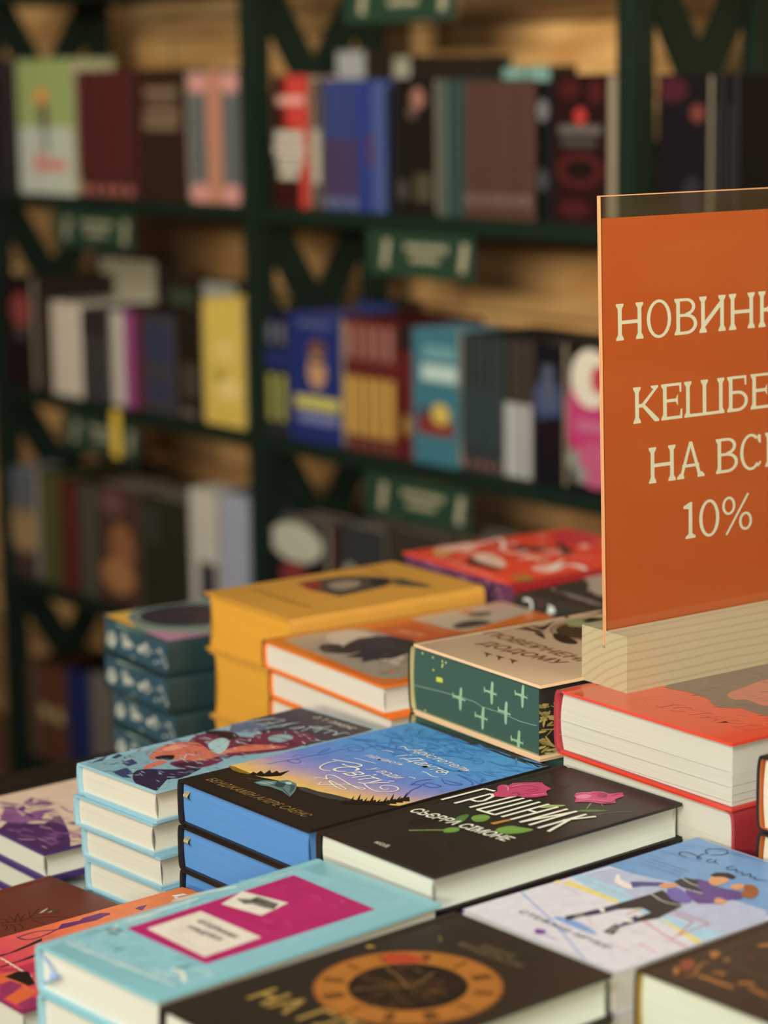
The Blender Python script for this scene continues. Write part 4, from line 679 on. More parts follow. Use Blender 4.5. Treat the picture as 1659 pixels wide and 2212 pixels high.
class Print:
    def __init__(s, W, H, conv, seed=1, step=.00001):
        s.W, s.H, s.conv, s.n, s.step = W * 1e4, H * 1e4, conv, 0, step
        s.v = []; s.f = []; s.c = []; s.rnd = random.Random(seed)
    def poly(s, p, c, keep=False):
        p = clip_poly(p, (6, 6), (s.W - 6, s.H - 6))
        if len(p) < 3: return
        s.m = getattr(s, 'm', 0) + 1; k = len(s.v); z = s.n * s.step + (s.m % 10) * 8e-7
        s.v += [s.conv(a * 1e-4, b * 1e-4, z) for a, b in p]; s.f.append(tuple(range(k, k + len(p)))); s.c.append(c)
    def run(s, items):
        for it in items:
            t = it[0]; s.n += 1
            if t == 'P': s.poly(chaikin(it[2], 1 if it[3] == 3 else 2) if it[3] else [tuple(q) for q in it[2]], lin(it[1]))
            elif t == 'S':
                p = [tuple(q) for q in it[3]]; p = chaikin(p, 2, False) if it[4] and len(p) > 2 else p
                h = it[2] / 2; c = lin(it[1]); nr = []
                for i in range(len(p)):
                    a, b = p[max(i - 1, 0)], p[min(i + 1, len(p) - 1)]; dx, dy = b[0] - a[0], b[1] - a[1]; l = math.hypot(dx, dy) or 1
                    nr.append((-dy / l * h, dx / l * h))
                for i in range(len(p) - 1):
                    a, b, na, nb = p[i], p[i + 1], nr[i], nr[i + 1]
                    if not it[4]:
                        dx, dy = b[0] - a[0], b[1] - a[1]; l = math.hypot(dx, dy) or 1; na = nb = (-dy / l * h, dx / l * h)
                    s.poly([(a[0] + na[0], a[1] + na[1]), (a[0] - na[0], a[1] - na[1]), (b[0] - nb[0], b[1] - nb[1]), (b[0] + nb[0], b[1] + nb[1])], c)
            elif t == 'C':
                (x, y), r, r2, c = it[2], it[3], it[4], lin(it[1]); n = 48
                P = [(x + math.cos(2 * math.pi * i / n) * r, y + math.sin(2 * math.pi * i / n) * r) for i in range(n)]
                if r2:
                    Q = [(x + math.cos(2 * math.pi * i / n) * r2, y + math.sin(2 * math.pi * i / n) * r2) for i in range(n)]
                    for i in range(n): s.poly([P[i], P[(i + 1) % n], Q[(i + 1) % n], Q[i]], c)
                else: s.poly(P, c)
            elif t == 'K':   # marks of a clock face around a ring
                (x, y), r, c = it[2], it[3], lin(it[1])
                for i in range(12):
                    a = 2 * math.pi * i / 12 + .1
                    for j in range(1 + i % 3):
                        b = a + (j - (i % 3) / 2) * .06
                        ca, sa = math.cos(b), math.sin(b); w0 = 9
                        s.poly([(x + ca * (r - 55) - sa * w0, y + sa * (r - 55) + ca * w0), (x + ca * (r - 55) + sa * w0, y + sa * (r - 55) - ca * w0), (x + ca * (r + 55) + sa * w0, y + sa * (r + 55) - ca * w0), (x + ca * (r + 55) - sa * w0, y + sa * (r + 55) + ca * w0)], c)
            elif t == 'D':
                cols, (x0, y0, x1, y1), n, size, el, ang = it[1:7]; n0 = s.n
                for i in range(n):
                    x = s.rnd.uniform(x0, x1); y = s.rnd.uniform(y0, y1); a = math.radians(ang + s.rnd.gauss(0, 25)); L = size * s.rnd.uniform(.5, 1.5) * el / 2; Wd = size * s.rnd.uniform(.3, .8) / 2
                    ca, sa = math.cos(a), math.sin(a); pts = []
                    for k in range(7):
                        th = 2 * math.pi * k / 7; rr = s.rnd.uniform(.55, 1.1); px, py = math.cos(th) * L * rr, math.sin(th) * Wd * rr
                        pts.append((x + px * ca - py * sa, y + px * sa + py * ca))
                    s.n = n0 + (i % 5) * .25; s.poly(pts, lin(s.rnd.choice(cols)))
                s.n = n0 + 1
            elif t == 'T':
                cs, txt, p0, p1, h, sh, bold = it[1:8]; vs, fs, xa, xb, cap = text_mesh(txt, bold)
                dx, dy = p1[0] - p0[0], p1[1] - p0[1]; Ln = math.hypot(dx, dy); ux, uy = dx / Ln, dy / Ln; vx, vy = -uy, ux
                # local frame here is (a right, b up): lettering up is +b
                k = len(s.v); z = s.n * s.step
                for X, Y in vs:
                    a = (X - xa) / (xb - xa) * Ln; b = Y / cap * h; a -= sh * b
                    q = (min(max(p0[0] + ux * a + vx * b, 6), s.W - 6), min(max(p0[1] + uy * a + vy * b, 6), s.H - 6))
                    s.v.append(s.conv(q[0] * 1e-4, q[1] * 1e-4, z))
                for f in fs: s.f.append(tuple(k + i for i in f)); s.c.append(lin(cs))
            elif t == 'G':
                st, bot, top = it[1], it[2], it[3]
                def rs(p, n):
                    d = [0]
                    for a, b in zip(p, p[1:]): d.append(d[-1] + math.hypot(a[0] - b[0], a[1] - b[1]))
                    o = []
                    for i in range(n + 1):
                        t_ = d[-1] * i / n; j = 0
                        while j < len(p) - 2 and d[j + 1] < t_: j += 1
                        f = (t_ - d[j]) / ((d[j + 1] - d[j]) or 1); o.append((p[j][0] + (p[j + 1][0] - p[j][0]) * f, p[j][1] + (p[j + 1][1] - p[j][1]) * f))
                    return o
                n, m_ = 30, 40; B, Tp = rs(bot, n), rs(top, n)
                def cc(f):
                    for (f0, c0), (f1, c1) in zip(st, st[1:]):
                        if f <= f1:
                            q = (f - f0) / (f1 - f0); A, Bc = lin(c0), lin(c1); return tuple(A[i] * (1 - q) + Bc[i] * q for i in range(4))
                    return lin(st[-1][1])
                for j in range(m_):
                    c = cc((j + .5) / m_)
                    for i in range(n):
                        q = [(B[a][0] + (Tp[a][0] - B[a][0]) * f, B[a][1] + (Tp[a][1] - B[a][1]) * f) for a, f in ((i, j / m_), (i + 1, j / m_), (i + 1, (j + 1) / m_), (i, (j + 1) / m_))]
                        s.poly(q, c)
    def build(s, name, parent, rough=.35, g=1.0, coat=0.0):
        if not s.f: return None
        me = bpy.data.meshes.new(name); me.from_pydata(s.v, [], s.f); at = me.attributes.new('ink', 'FLOAT_COLOR', 'CORNER')
        for p, c in zip(me.polygons, s.c):
            for li in p.loop_indices: at.data[li].color = c
        me.update(); return link(name, me, parent, ink_mat(rough, g, coat))

# ------------------------------------------------------------------ a closed hardback / paperback lying flat (x along the spine, y across, z up)
def book_parts(root, W, L, T, cover, page, ct=.0021, oh=.003, spine=1, bulge=.004, page_g=1.0, rough=.38, coat=.0, round_r=0.0, inner=None, spine_col=None, flare=.0):
    """spine=+1: spine on +y.  One mesh for the case, one for the block of pages."""
    sgn = spine; prof = []
    def Y(y): return y * sgn
    n = 10; ys = W / 2 - bulge
    out = [(-W / 2, T), (ys - .007, T), (ys - .0045, T - .0007), (ys - .002, T)]
    for i in range(n + 1):
        a = math.pi / 2 - math.pi * i / n; e = .55
        out.append((ys + bulge * (abs(math.cos(a)) ** e), T / 2 + (T / 2) * math.copysign(abs(math.sin(a)) ** .62, math.sin(a)) * .998))
    out += [(ys - .002, 0), (ys - .0045, .0007), (ys - .007, 0), (-W / 2, 0)]
    inn = []
    for i, (y, z) in enumerate(out):
        if 4 <= i < 4 + n + 1:
            a = math.pi / 2 - math.pi * (i - 4) / n
            inn.append((ys - .0006 + max(bulge - ct, .0002) * (abs(math.cos(a)) ** .55), T / 2 + (T / 2 - ct) * math.copysign(abs(math.sin(a)) ** .62, math.sin(a))))
        else: inn.append((y, T - ct if z > T / 2 else ct))
    bm = bmesh.new(); x0, x1 = -L / 2, L / 2; mats = [mat(cover, rough, 1.0, coat)]
    si = ii = 0
    if spine_col: mats.append(mat(spine_col, rough, 1.0, coat)); si = len(mats) - 1
    if inner: mats.append(mat(inner, .6)); ii = len(mats) - 1
    Ao = [bm.verts.new((x0, Y(y), z)) for y, z in out]; Bo = [bm.verts.new((x1, Y(y), z)) for y, z in out]
    Ai = [bm.verts.new((x0, Y(y), z)) for y, z in inn]; Bi = [bm.verts.new((x1, Y(y), z)) for y, z in inn]
    for i in range(len(out) - 1):
        sp = si if 3 <= i <= n + 3 else 0
        for q, mi in (((Ao[i], Ao[i + 1], Bo[i + 1], Bo[i]), sp), ((Ai[i + 1], Ai[i], Bi[i], Bi[i + 1]), ii), ((Ao[i + 1], Ao[i], Ai[i], Ai[i + 1]), sp), ((Bo[i], Bo[i + 1], Bi[i + 1], Bi[i]), sp)):
            bm.faces.new(q).material_index = mi
    bm.faces.new((Ao[0], Bo[0], Bi[0], Ai[0])); bm.faces.new((Ao[-1], Ai[-1], Bi[-1], Bo[-1]))
    cv = from_bm('cover', bm, None, root, smooth=True); kid(root, cv)
    for m_ in mats: cv.data.materials.append(m_)
    # pages
    bm = bmesh.new(); pr = []
    yb = ys - .0006; z0, z1 = ct, T - ct; k = 8
    for i in range(k + 1):
        t = i / k; zz = z0 + (z1 - z0) * t; pr.append((-W / 2 + oh + flare * (1 - (2 * t - 1) ** 2), zz))
    for i in range(k + 1):
        t = 1 - i / k; zz = z0 + (z1 - z0) * t; pr.append((yb + (bulge - ct) * .7 * (1 - (2 * t - 1) ** 2), zz))
    xx0, xx1 = -L / 2 + oh, L / 2 - oh
    A = [bm.verts.new((xx0, Y(y), z)) for y, z in pr]; B = [bm.verts.new((xx1, Y(y), z)) for y, z in pr]; m = len(pr)
    for i in range(m): bm.faces.new((A[i], A[(i + 1) % m], B[(i + 1) % m], B[i]))
    bm.faces.new(A); bm.faces.new(B[::-1]); tri_fix(bm)
    pg = from_bm('page_block', bm, paper(page, page_g), root, smooth=True); kid(root, pg)
    return cv, pg

TB = DATA['BK']
SPECS = {
 # key: heights of the stack from the top, cover, page, options, description
 'grish': dict(T=[.0253], cover='241C18', page='C8CEC4', o=dict(flare=.003, rough=.42, inner='0E0D0C'), d='black hardback printed with pink roses and white lettering', cl='black rose novel', rows='crimson cover behind'),
 'blue': dict(T=[.0325, .0325], cover='1E1814', page='4C84C4', o=dict(rough=.42, flare=.002), d='black hardback with blue sprayed edges and sunset sky cover', cl='blue edged novel'),
 'world': dict(T=[.0237] * 4, cover='88B4C6', page='C6C4B8', o=dict(flare=.003, inner='9CC4D4'), d='pale blue hardback with purple figures on its cover', cl='pale blue hardback with purple figures'),
 'yellow': dict(T=[.052, .060], cover='BC8A38', page='C8922A', o=dict(spine=-1, flare=.006, rough=.5, bulge=.008), d='thick mustard yellow hardback with yellow sprayed edges', cl='mustard yellow hardback'),
 'orange': dict(T=[.024] * 2, cover='DC7426', page='C8C6BE', o=dict(flare=.002, coat=.3, spine_col='3A2A24'), d='large orange bordered picture book with a black creature', cl='orange bordered picture book'),
 'green': dict(T=[.0537], cover='DEBE9C', page='2E4E47', o=dict(oh=.0025, ct=.0022, flare=.0, spine_col='2A2A1E', bulge=.006, coat=.3, inner='B8B080'), d='thick cream hardback with green edges showing small aeroplanes', cl='cream hardback with aeroplane edges'),
 'red': dict(T=[.0455, .0455], cover='D8442E', page='C2C0B6', o=dict(flare=.0, bulge=.007, coat=.6, spine_col='9A3038', inner='B04048'), d='thick glossy red hardback under the wooden sign foot', cl='red hardback'),
 'teal': dict(T=[.029], cover='86C0CC', page='D2D2C8', o=dict(bulge=.005, coat=.2, inner='A0C8D8'), d='turquoise marbled hardback with a magenta panel and two paper labels', cl='turquoise marbled hardback'),
 'za': dict(T=[.0245], cover='D6D4DE', page='D8D4C8', o=dict(ct=.0009, oh=.0002, bulge=.001, spine_col='5A3E86'), d='pale paperback with an ice rink couple on its cover', cl='pale ice rink paperback'),
 'clock': dict(T=[.0264], cover='2A221A', page='D4DACC', o=dict(flare=.002, rough=.42, inner='0E0D0C'), d='dark brown hardback with a golden clock ring', cl='golden clock hardback'),
 'gold': dict(T=[.0417], cover='34281C', page='CDD2C0', o=dict(flare=.002, rough=.45, inner='B09038'), d='dark brown hardback with copper floral flourish', cl='copper floral hardback'),
 'brown': dict(T=[.025], cover='6A2E20', page='C8C6BA', o=dict(rough=.5), d='plain russet brown hardback with a faint stem drawing', cl='russet brown hardback'),
 'opink': dict(T=[.0233], cover='8A2E5A', page='CCCCC0', o=dict(flare=.002, inner='5A2A3A'), d='orange and pink hardback with purple shapes', cl='orange and pink hardback'),
 'purple': dict(T=[.0217] * 2, cover='4A3470', page='C8C8BC', o=dict(flare=.004, inner='4A3470'), d='cream hardback with purple leaves and flowers', cl='cream hardback with purple leaves'),
 'redpink': dict(T=[.0292], cover='D84830', page='5E2C50', o=dict(oh=.002, spine=-1, spine_col='8A1C20'), d='fiery red novel with white brush lettering and purple edges', cl='fiery red novel'),
 'skull': dict(T=[.0292], cover='3A2E26', page='22201E', o=dict(oh=.0015, rough=.5), d='black brown novel with a pale smoky shape and a white crescent', cl='smoky black brown novel'),
 'tarot': dict(T=[.034] * 4, cover='1C3034', page='26485A', o=dict(oh=.002, spine=-1, spine_col='1C3438', bulge=.005, rough=.45), d='deep teal edged novel with silver symbols on the page edge', cl='teal edged novel with silver symbols'),
 'borange': dict(T=[.050], cover='26201C', page='CFCABC', o=dict(inner='B8622A', bulge=.005), d='black hardback with orange endpapers at the right edge', cl='black hardback with orange endpapers'),
}
ORD = ['topmost of its stack', 'second from the top of its stack', 'third from the top of its stack', 'fourth from the top of its stack', 'fifth from the top of its stack', 'sixth from the top of its stack', 'seventh from the top of its stack', 'eighth from the top of its stack']
rj = random.Random(3)
STACK = {}
def face_conv_top(W, L, T): return lambda a, b, z: (b - L / 2, W / 2 - a, T + .00005 + z)
def face_conv_ln(W, L, oh): return lambda a, h, z: (-L / 2 + oh - .00012 - z, W / 2 - a, h)
def face_conv_nr(W, L, oh, sp): return lambda b, h, z: (b - L / 2, (-W / 2 + oh - .00012 - z), h)
COVG = {}
for key, S in SPECS.items():
    z, x0, y0, yaw, W, L = TB[key]; oh = S['o'].get('oh', .003)
    u = Vector((math.cos(yaw), math.sin(yaw), 0)); v = Vector((-u.y, u.x, 0))
    ctr = Vector((x0, y0, 0)) + u * L / 2 + v * W / 2
    ztop = z + CAMZ; STACK[key] = []
    rem = ztop - sum(S['T']) - TABLE
    if rem < .012: S['T'] = [t * (ztop - TABLE) / sum(S['T']) for t in S['T']]
    else:
        nn = max(1, round(rem / S['T'][0])); S['T'] = list(S['T']) + [rem / nn] * nn
    for i, T in enumerate(S['T']):
        root = empty('book', (0, 0, 0), 0)
        opt = dict(S['o'])
        if key == 'red' and i == 1: opt['spine'] = -1
        rough = opt.get('rough', .38); coat = opt.get('coat', 0)
        same = [r for r, T2, o2 in STACK[key] if T2 == T and o2 == opt and not r.get('has_art')]
        if i > 0 and same:
            bpy.data.objects.remove(root); root = copy_tree(same[0])
            root.name = 'book'
        else:
            book_parts(root, W, L, T, S['cover'], S['page'], **opt)
            art = ART.get(key, {})
            if 'LN' in art and (i == 0 or key in ('tarot',)):
                p = Print(W, T, face_conv_ln(W, L, oh), 5); p.run(art['LN']); a = p.build('edge_print', root, .6); 
                if a: kid(root, a)
            if 'NR' in art and i == 0:
                p = Print(L, T, face_conv_nr(W, L, oh, 1), 5); p.run(art['NR']); a = p.build('edge_print', root, .6)
                if a: kid(root, a)
            if i == 0 and 'top' in art:
                p = Print(W, L, face_conv_top(W, L, T), 11); p.run(art['top']); a = p.build('cover_print', root, rough, 1.0, coat)
                if a: kid(root, a)
                root['has_art'] = 1
        ztop -= T
        if i == 0: loc, rz = ctr, yaw
        else:
            if i == 1 or key not in ('world', 'tarot', 'yellow', 'orange', 'red'):
                du, dv, dr = rj.uniform(-.001, .001), rj.uniform(-.001, .001), rj.uniform(-.006, .006)
            else: du, dv, dr = rj.uniform(-.002, .002), rj.uniform(-.002, .002), rj.uniform(-.012, .012)
            if key == 'world': du, dv = [(0, 0), (-.002, .003), (.0, -.003), (.001, -.004), (.002, 0), (0, 0), (0, 0)][min(i, 5)]
            if key == 'tarot': du, dv = [(0, 0), (-.003, -.004), (.002, -.009), (.0, -.013)][min(i, 3)]
            if key == 'yellow': du, dv = [(0, 0), (.0, -.006), (0, -.004), (0, -.004)][min(i, 3)]
            if key == 'orange': du, dv = [(0, 0), (.002, -.006), (.003, -.004)][min(i, 2)]
            if key == 'red': du, dv = [(0, 0), (.002, -.002), (.004, 0)][min(i, 2)]
            loc = ctr + u * du + v * dv; rz = yaw + dr
        root.location = (loc.x, loc.y, ztop); root.rotation_euler = (0, 0, rz)
        lab = (S['d'] + ', topmost of its stack') if i == 0 else (S['cl'] + ', ' + (ORD[i] if i < len(S['T']) - 1 else 'bottom of its stack'))
        tag(root, lab, 'book', 'stack: ' + S['cl'])
        STACK[key].append((root, T, opt))
for k in STACK:
    for r, T, o in STACK[k]:
        if 'has_art' in r: del r['has_art']

# ribbons of the sprayed-edge books and the turquoise one
def add_ribbon(root, W, L, T, colr, pts, w=.004, name='ribbon'):
    bm = bmesh.new(); rows = []
    for x, y, z in pts: rows.append((bm.verts.new((x, y - w / 2, z)), bm.verts.new((x, y + w / 2, z))))
    for (a, b), (c, d) in zip(rows, rows[1:]): bm.faces.new((a, b, d, c))
    bmesh.ops.solidify(bm, geom=bm.faces[:], thickness=.0004)
    o = from_bm(name, bm, mat(colr, .5), root, True); tag(o, label='curled bookmark ribbon end'); return o
for i in (0, 1):
    r, T, o_ = STACK['blue'][i]; z, x0, y0, yaw, W, L = TB['blue']; oh = .003; xb = -L / 2 + oh
    pts = [(xb + .003 - .0065 * math.sin(t * math.pi) , W / 2 - .0095 - .002 * t, T - .0065 - .0085 * t) for t in [k / 10 for k in range(11)]]
    add_ribbon(r, W, L, T, 'CFC8A4', pts, .0055)
r, T, o_ = STACK['teal'][0]; z, x0, y0, yaw, W, L = TB['teal']; xb = -L / 2 + .003
bm = bmesh.new()
tube(bm, [(xb - .0022 - .002 * math.sin(k / 14 * math.pi), W / 2 - .006 - .014 * math.sin(k / 14 * math.pi) ** .8, T * .78 - T * .55 * k / 14) for k in range(15)], .0007)
tube(bm, [(xb - .004, W / 2 - .020, T * .52), (xb - .004, W / 2 - .026, T * .56)], .0009)
bmesh.ops.create_icosphere(bm, subdivisions=2, radius=.0024, matrix=Matrix.Translation((xb - .004, W / 2 - .0195, T * .5)))
rb = from_bm('ribbon', bm, mat('8EA8D8', .4), r, True); tag(rb, label='thin pale blue looped cord with a knot')

# ------------------------------------------------------------------ sign with wooden foot
SG = DATA['SIGN']; yb = math.radians(SG['yaw']); HB = SG['hb']; WB = SG['W']; SW = SG['ctr'] * 2
root = empty('sign_holder', (SG['N'][0], SG['N'][1], SG['N'][2] + CAMZ), yb)
tag(root, 'orange promotional sign in clear acrylic standing in a pale wooden foot', 'sign')
bm = bmesh.new(); y1 = SG['slot']; sw = .0016; dep = .0125
HD = HB - dep
prof = [(0, 0), (WB, 0), (WB, HD), (WB, HB), (y1 + sw, HB), (y1 + sw, HD), (y1 - sw, HD), (y1 - sw, HB), (0, HB), (0, HD)]
va = [bm.verts.new((0, y, z)) for y, z in prof]; vb = [bm.verts.new((SW, y, z)) for y, z in prof]
for i in range(10): bm.faces.new((va[i], va[(i + 1) % 10], vb[(i + 1) % 10], vb[i]))
for cap in ((0, 1, 2, 5, 6, 9), (2, 3, 4, 5), (6, 7, 8, 9)):
    bm.faces.new([va[i] for i in cap]); bm.faces.new([vb[i] for i in cap][::-1])
WM = wood('pale_wood', 'A89C7E', 'B4A888', 40, (.22, 1.0, 1.5), 1.6, .6, 1.0)
for n_ in WM.node_tree.nodes:
    if n_.type == 'MAPPING' and abs(n_.inputs['Scale'].default_value[2] - 1.5) < .01: n_.inputs['Location'].default_value = (.02, .07, .09)
    if n_.type == 'TEX_WAVE': n_.rings_direction = 'X'
    if n_.type == 'VALTORGB': n_.color_ramp.elements[1].position = .28
from_bm('wooden_foot', bm, WM, root)
hold = bpy.data.objects.new('acrylic_pocket', None); 
HS = SG['hs']; tl = SG['tilt']
Mh = Matrix.Translation((.001, y1, HB - .011)) @ Matrix.Rotation(math.pi / 2 - tl, 4, 'X')   # local: x along, y up the sign, z towards the viewer
# thin clear acrylic: see-through with a Fresnel gloss
m, nt, b = base_mat('clear_acrylic'); nt.nodes.remove(b)
tr = nt.nodes.new('ShaderNodeBsdfTransparent'); tr.inputs[0].default_value = (.97, .97, .96, 1); gl = nt.nodes.new('ShaderNodeBsdfGlossy'); gl.inputs['Roughness'].default_value = .02
lw = nt.nodes.new('ShaderNodeLayerWeight'); lw.inputs[0].default_value = .5; pw = nt.nodes.new('ShaderNodeMath'); pw.operation = 'POWER'; pw.inputs[1].default_value = 5; nt.links.new(lw.outputs['Facing'], pw.inputs[0])
fr = nt.nodes.new('ShaderNodeMath'); fr.operation = 'MULTIPLY_ADD'; fr.inputs[1].default_value = .96; fr.inputs[2].default_value = .04; nt.links.new(pw.outputs[0], fr.inputs[0]); mx = nt.nodes.new('ShaderNodeMixShader')
nt.links.new(fr.outputs[0], mx.inputs[0]); nt.links.new(tr.outputs[0], mx.inputs[1]); nt.links.new(gl.outputs[0], mx.inputs[2]); nt.links.new(mx.outputs[0], nt.nodes['Material Output'].inputs[0])
ACR = m
def sheet(name, z0, z1, x0, x1, h0, h1, mt, parent, bev=0):
    bm = bmesh.new(); bm_box(bm, x0, x1, h0, h1, z0, z1, bev)
    bmesh.ops.transform(bm, matrix=Mh, verts=bm.verts[:])
    return from_bm(name, bm, mt, parent)
sheet('front_acrylic_sheet', .0002, .0012, 0, SW - .002, 0, HS, ACR, root)
sheet('rear_acrylic_sheet', -.0015, -.0006, 0, SW - .002, 0, HS, ACR, root)
EDG = mat('D09A70', .25, 1.0, .5)  # tan strips paint the bright highlight along the acrylic edges
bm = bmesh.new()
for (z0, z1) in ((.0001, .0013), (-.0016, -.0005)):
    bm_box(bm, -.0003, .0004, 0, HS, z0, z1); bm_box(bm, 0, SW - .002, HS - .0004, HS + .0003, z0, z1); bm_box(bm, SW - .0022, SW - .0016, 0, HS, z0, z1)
bmesh.ops.transform(bm, matrix=Mh, verts=bm.verts[:]); from_bm('edge_highlight', bm, EDG, root)
ORM = mat('AE5020', .28, 1.0, .55, .04, 14, 0)
post_ = sheet('orange_poster', -.00045, -.0001, .0008, SW - .003, .0002, SG['otop'], ORM, root)
# lettering: slab serif capitals drawn as polygons (unit = cap height)
def ell(cx, cy, rx, ry, sx, sy, a0=0, a1=360, n=28):
    o = []
    for i in range(n):
        t0, t1 = math.radians(a0 + (a1 - a0) * i / n), math.radians(a0 + (a1 - a0) * (i + 1) / n)
        o.append([(cx + rx * math.cos(t0), cy + ry * math.sin(t0)), (cx + rx * math.cos(t1), cy + ry * math.sin(t1)), (cx + (rx - sx) * math.cos(t1), cy + (ry - sy) * math.sin(t1)), (cx + (rx - sx) * math.cos(t0), cy + (ry - sy) * math.sin(t0))])
    return o
SH, SB = .068, .135
def stem(x, top=1, bot=1, l=1, r=1, tl=1, tr=1):
    p = []
    p += [(x - (SB if bot and l else SH), 0)]
    if bot and l: p += [(x - SB, .055), (x - SH, .16)]
    if top and tl: p += [(x - SH, .85), (x - SB, .945), (x - SB, 1)]
    else: p += [(x - SH, 1)]
    if top and tr: p += [(x + SB, 1), (x + SB, .945), (x + SH, .85)]
    else: p += [(x + SH, 1)]
    if bot and r: p += [(x + SH, .16), (x + SB, .055), (x + SB, 0)]
    else: p += [(x + SH, 0)]
    return p
def rect(x0, y0, x1, y1): return [(x0, y0), (x1, y0), (x1, y1), (x0, y1)]
def glyph(c, w):
    a, z = SB, w - SB
    if c == 'Н': return [stem(a), stem(z), rect(a, .44, z, .54)]
    if c == 'И': return [stem(a), stem(z), [(a + SH * .6, .12), (a + SH * .6, .30), (z - SH * .6, .88), (z - SH * .6, .70)]]
    if c in 'О0': return ell(w / 2, .5, w / 2, .53, .125, .08)
    if c == 'К': return [stem(a), [(a, .42), (a, .52), (a + .16, .52), (w - .20, .9), (w - .29, .95), (w - .29, 1), (w - .02, 1), (w - .02, .95), (w - .08, .9), (a + .26, .47)][::-1], [(a + .13, .5), (a + .25, .53), (w - .04, .1), (w, .06), (w, 0), (w - .16, 0)], rect(a, .43, a + .2, .53)]
    if c == 'Е': return [stem(a, r=0, tr=0), rect(a, .925, w - .03, 1), [(w - .11, .93), (w - .03, .93), (w - .03, .74), (w - .09, .74)], rect(a, .48, w - .2, .57), [(w - .24, .48), (w - .16, .36), (w - .16, .69), (w - .24, .57)], rect(a, 0, w, .085), [(w - .1, 0), (w, 0), (w, .27), (w - .06, .27)]]
    if c == 'Ш':
        m_ = w / 2; return [stem(a, r=0), stem(m_, l=0, r=0), stem(z, l=0), rect(a, 0, z, .085)]
    if c == 'Б': return [stem(a, r=0, tr=0), rect(a, .925, w - .06, 1), [(w - .14, .93), (w - .06, .93), (w - .06, .73), (w - .12, .73)], rect(a, .5, w * .5, .585), rect(a, 0, w * .5, .085)] + ell(w * .5, .2925, w * .5, .2925, .12, .085, -90, 90, 16)
    if c == 'В': return [stem(a, r=0, tr=0), rect(a, .92, w * .5, 1), rect(a, .49, w * .52, .57), rect(a, 0, w * .5, .085)] + ell(w * .5, .76, w * .42, .24, .12, .08, -90, 90, 16) + ell(w * .5, .285, w * .5, .285, .125, .085, -90, 90, 16)
    if c == 'А': return [[(w * .5 - .055, 1.03), (w * .5 + .055, 1.03), (w - .15, .14), (w - .15, .06), (w - .25, .06)], [(w * .5 - .055, 1.03), (w * .5 + .055, 1.03), (.23, .08), (.12, .1)], rect(.2, .31, w - .2, .395), [(0, 0), (0, .055), (.1, .15), (.23, .13), (.27, .055), (.27, 0)], [(w, 0), (w, .055), (w - .1, .15), (w - .23, .13), (w - .27, .055), (w - .27, 0)]]
    if c == 'С': return ell(w * .52, .5, w * .52, .53, .125, .08, 52, 316, 26) + [[(w - .09, 1.0), (w, .96), (w, .74), (w - .07, .74), (w - .16, .9)], [(w - .14, .12), (w - .02, .22), (w + .01, .17), (w - .1, .03)]]
    if c == 'І': return [stem(w / 2)]
    if c == '1': return [[(w * .55 - SH, .0), (w * .55 - SH, .84), (.0, .86), (.0, .93), (w * .55 - .02, 1.03), (w * .55 + SH, 1.03), (w * .55 + SH, 0)], [(w * .55 - .19, 0), (w * .55 - .19, .055), (w * .55 - SH, .14), (w * .55 + SH, .14), (w * .55 + .19, .055), (w * .55 + .19, 0)]]
    if c == '%': return ell(w * .22, .77, w * .22, .26, .095, .07) + ell(w * .78, .27, w * .22, .26, .095, .07) + [[(w * .1, -.03), (w * .1 + .07, -.06), (w * .9, 1.03), (w * .9 - .07, 1.06)]]
    return []
V = []; Fc = []
for c, u0, u1, h0, h1 in SG['gl']:
    H = h1 - h0
    for j, p in enumerate(glyph(c, (u1 - u0) / H)):
        k = len(V)
        if sum(p[i - 1][0] * p[i][1] - p[i][0] * p[i - 1][1] for i in range(len(p))) < 0: p = p[::-1]
        for x, y in p: V.append(Mh @ Vector((u0 + x * H, h0 + y * H, -.00007 + j * 3e-6)))
        Fc.append(tuple(range(k, k + len(p))))
me = bpy.data.meshes.new('sign_lettering'); me.from_pydata([tuple(q) for q in V], [], Fc); me.update()
let = link('sign_lettering', me, root, mat('CED2BC', .4, 1.0, 0, .03)); tag(let, label='cream slab serif lettering')

# ------------------------------------------------------------------ table
TU = math.radians(37); u = Vector((math.cos(TU), math.sin(TU), 0)); v = Vector((-u.y, u.x, 0))
U0, U1, V0, V1 = .46, 1.58, .55, 1.83
troot = empty('display_table', tuple(u * ((U0 + U1) / 2) + v * ((V0 + V1) / 2)), TU)
tag(troot, 'dark wooden display table carrying the stacks of new books', 'table')
TM = wood('dark_table_wood', '100C0A', '1C1612', 8, (.3, 2, 2), 2.5, .45)
hx, hy = (U1 - U0) / 2, (V1 - V0) / 2
bm = bmesh.new(); bm_box(bm, -hx, hx, -hy, hy, TABLE - .035, TABLE, .003); from_bm('table_top', bm, TM, troot)
for sx in (-1, 1):
    for sy in (-1, 1):
        bm = bmesh.new(); bm_box(bm, sx * (hx - .05) - .03, sx * (hx - .05) + .03, sy * (hy - .05) - .03, sy * (hy - .05) + .03, 0, TABLE - .035, .003); from_bm('leg', bm, TM, troot)

# ------------------------------------------------------------------ room
def struct(name, bm, m):
    o = from_bm(name, bm, m); o.matrix_world = RM; o['kind'] = 'structure'; return o
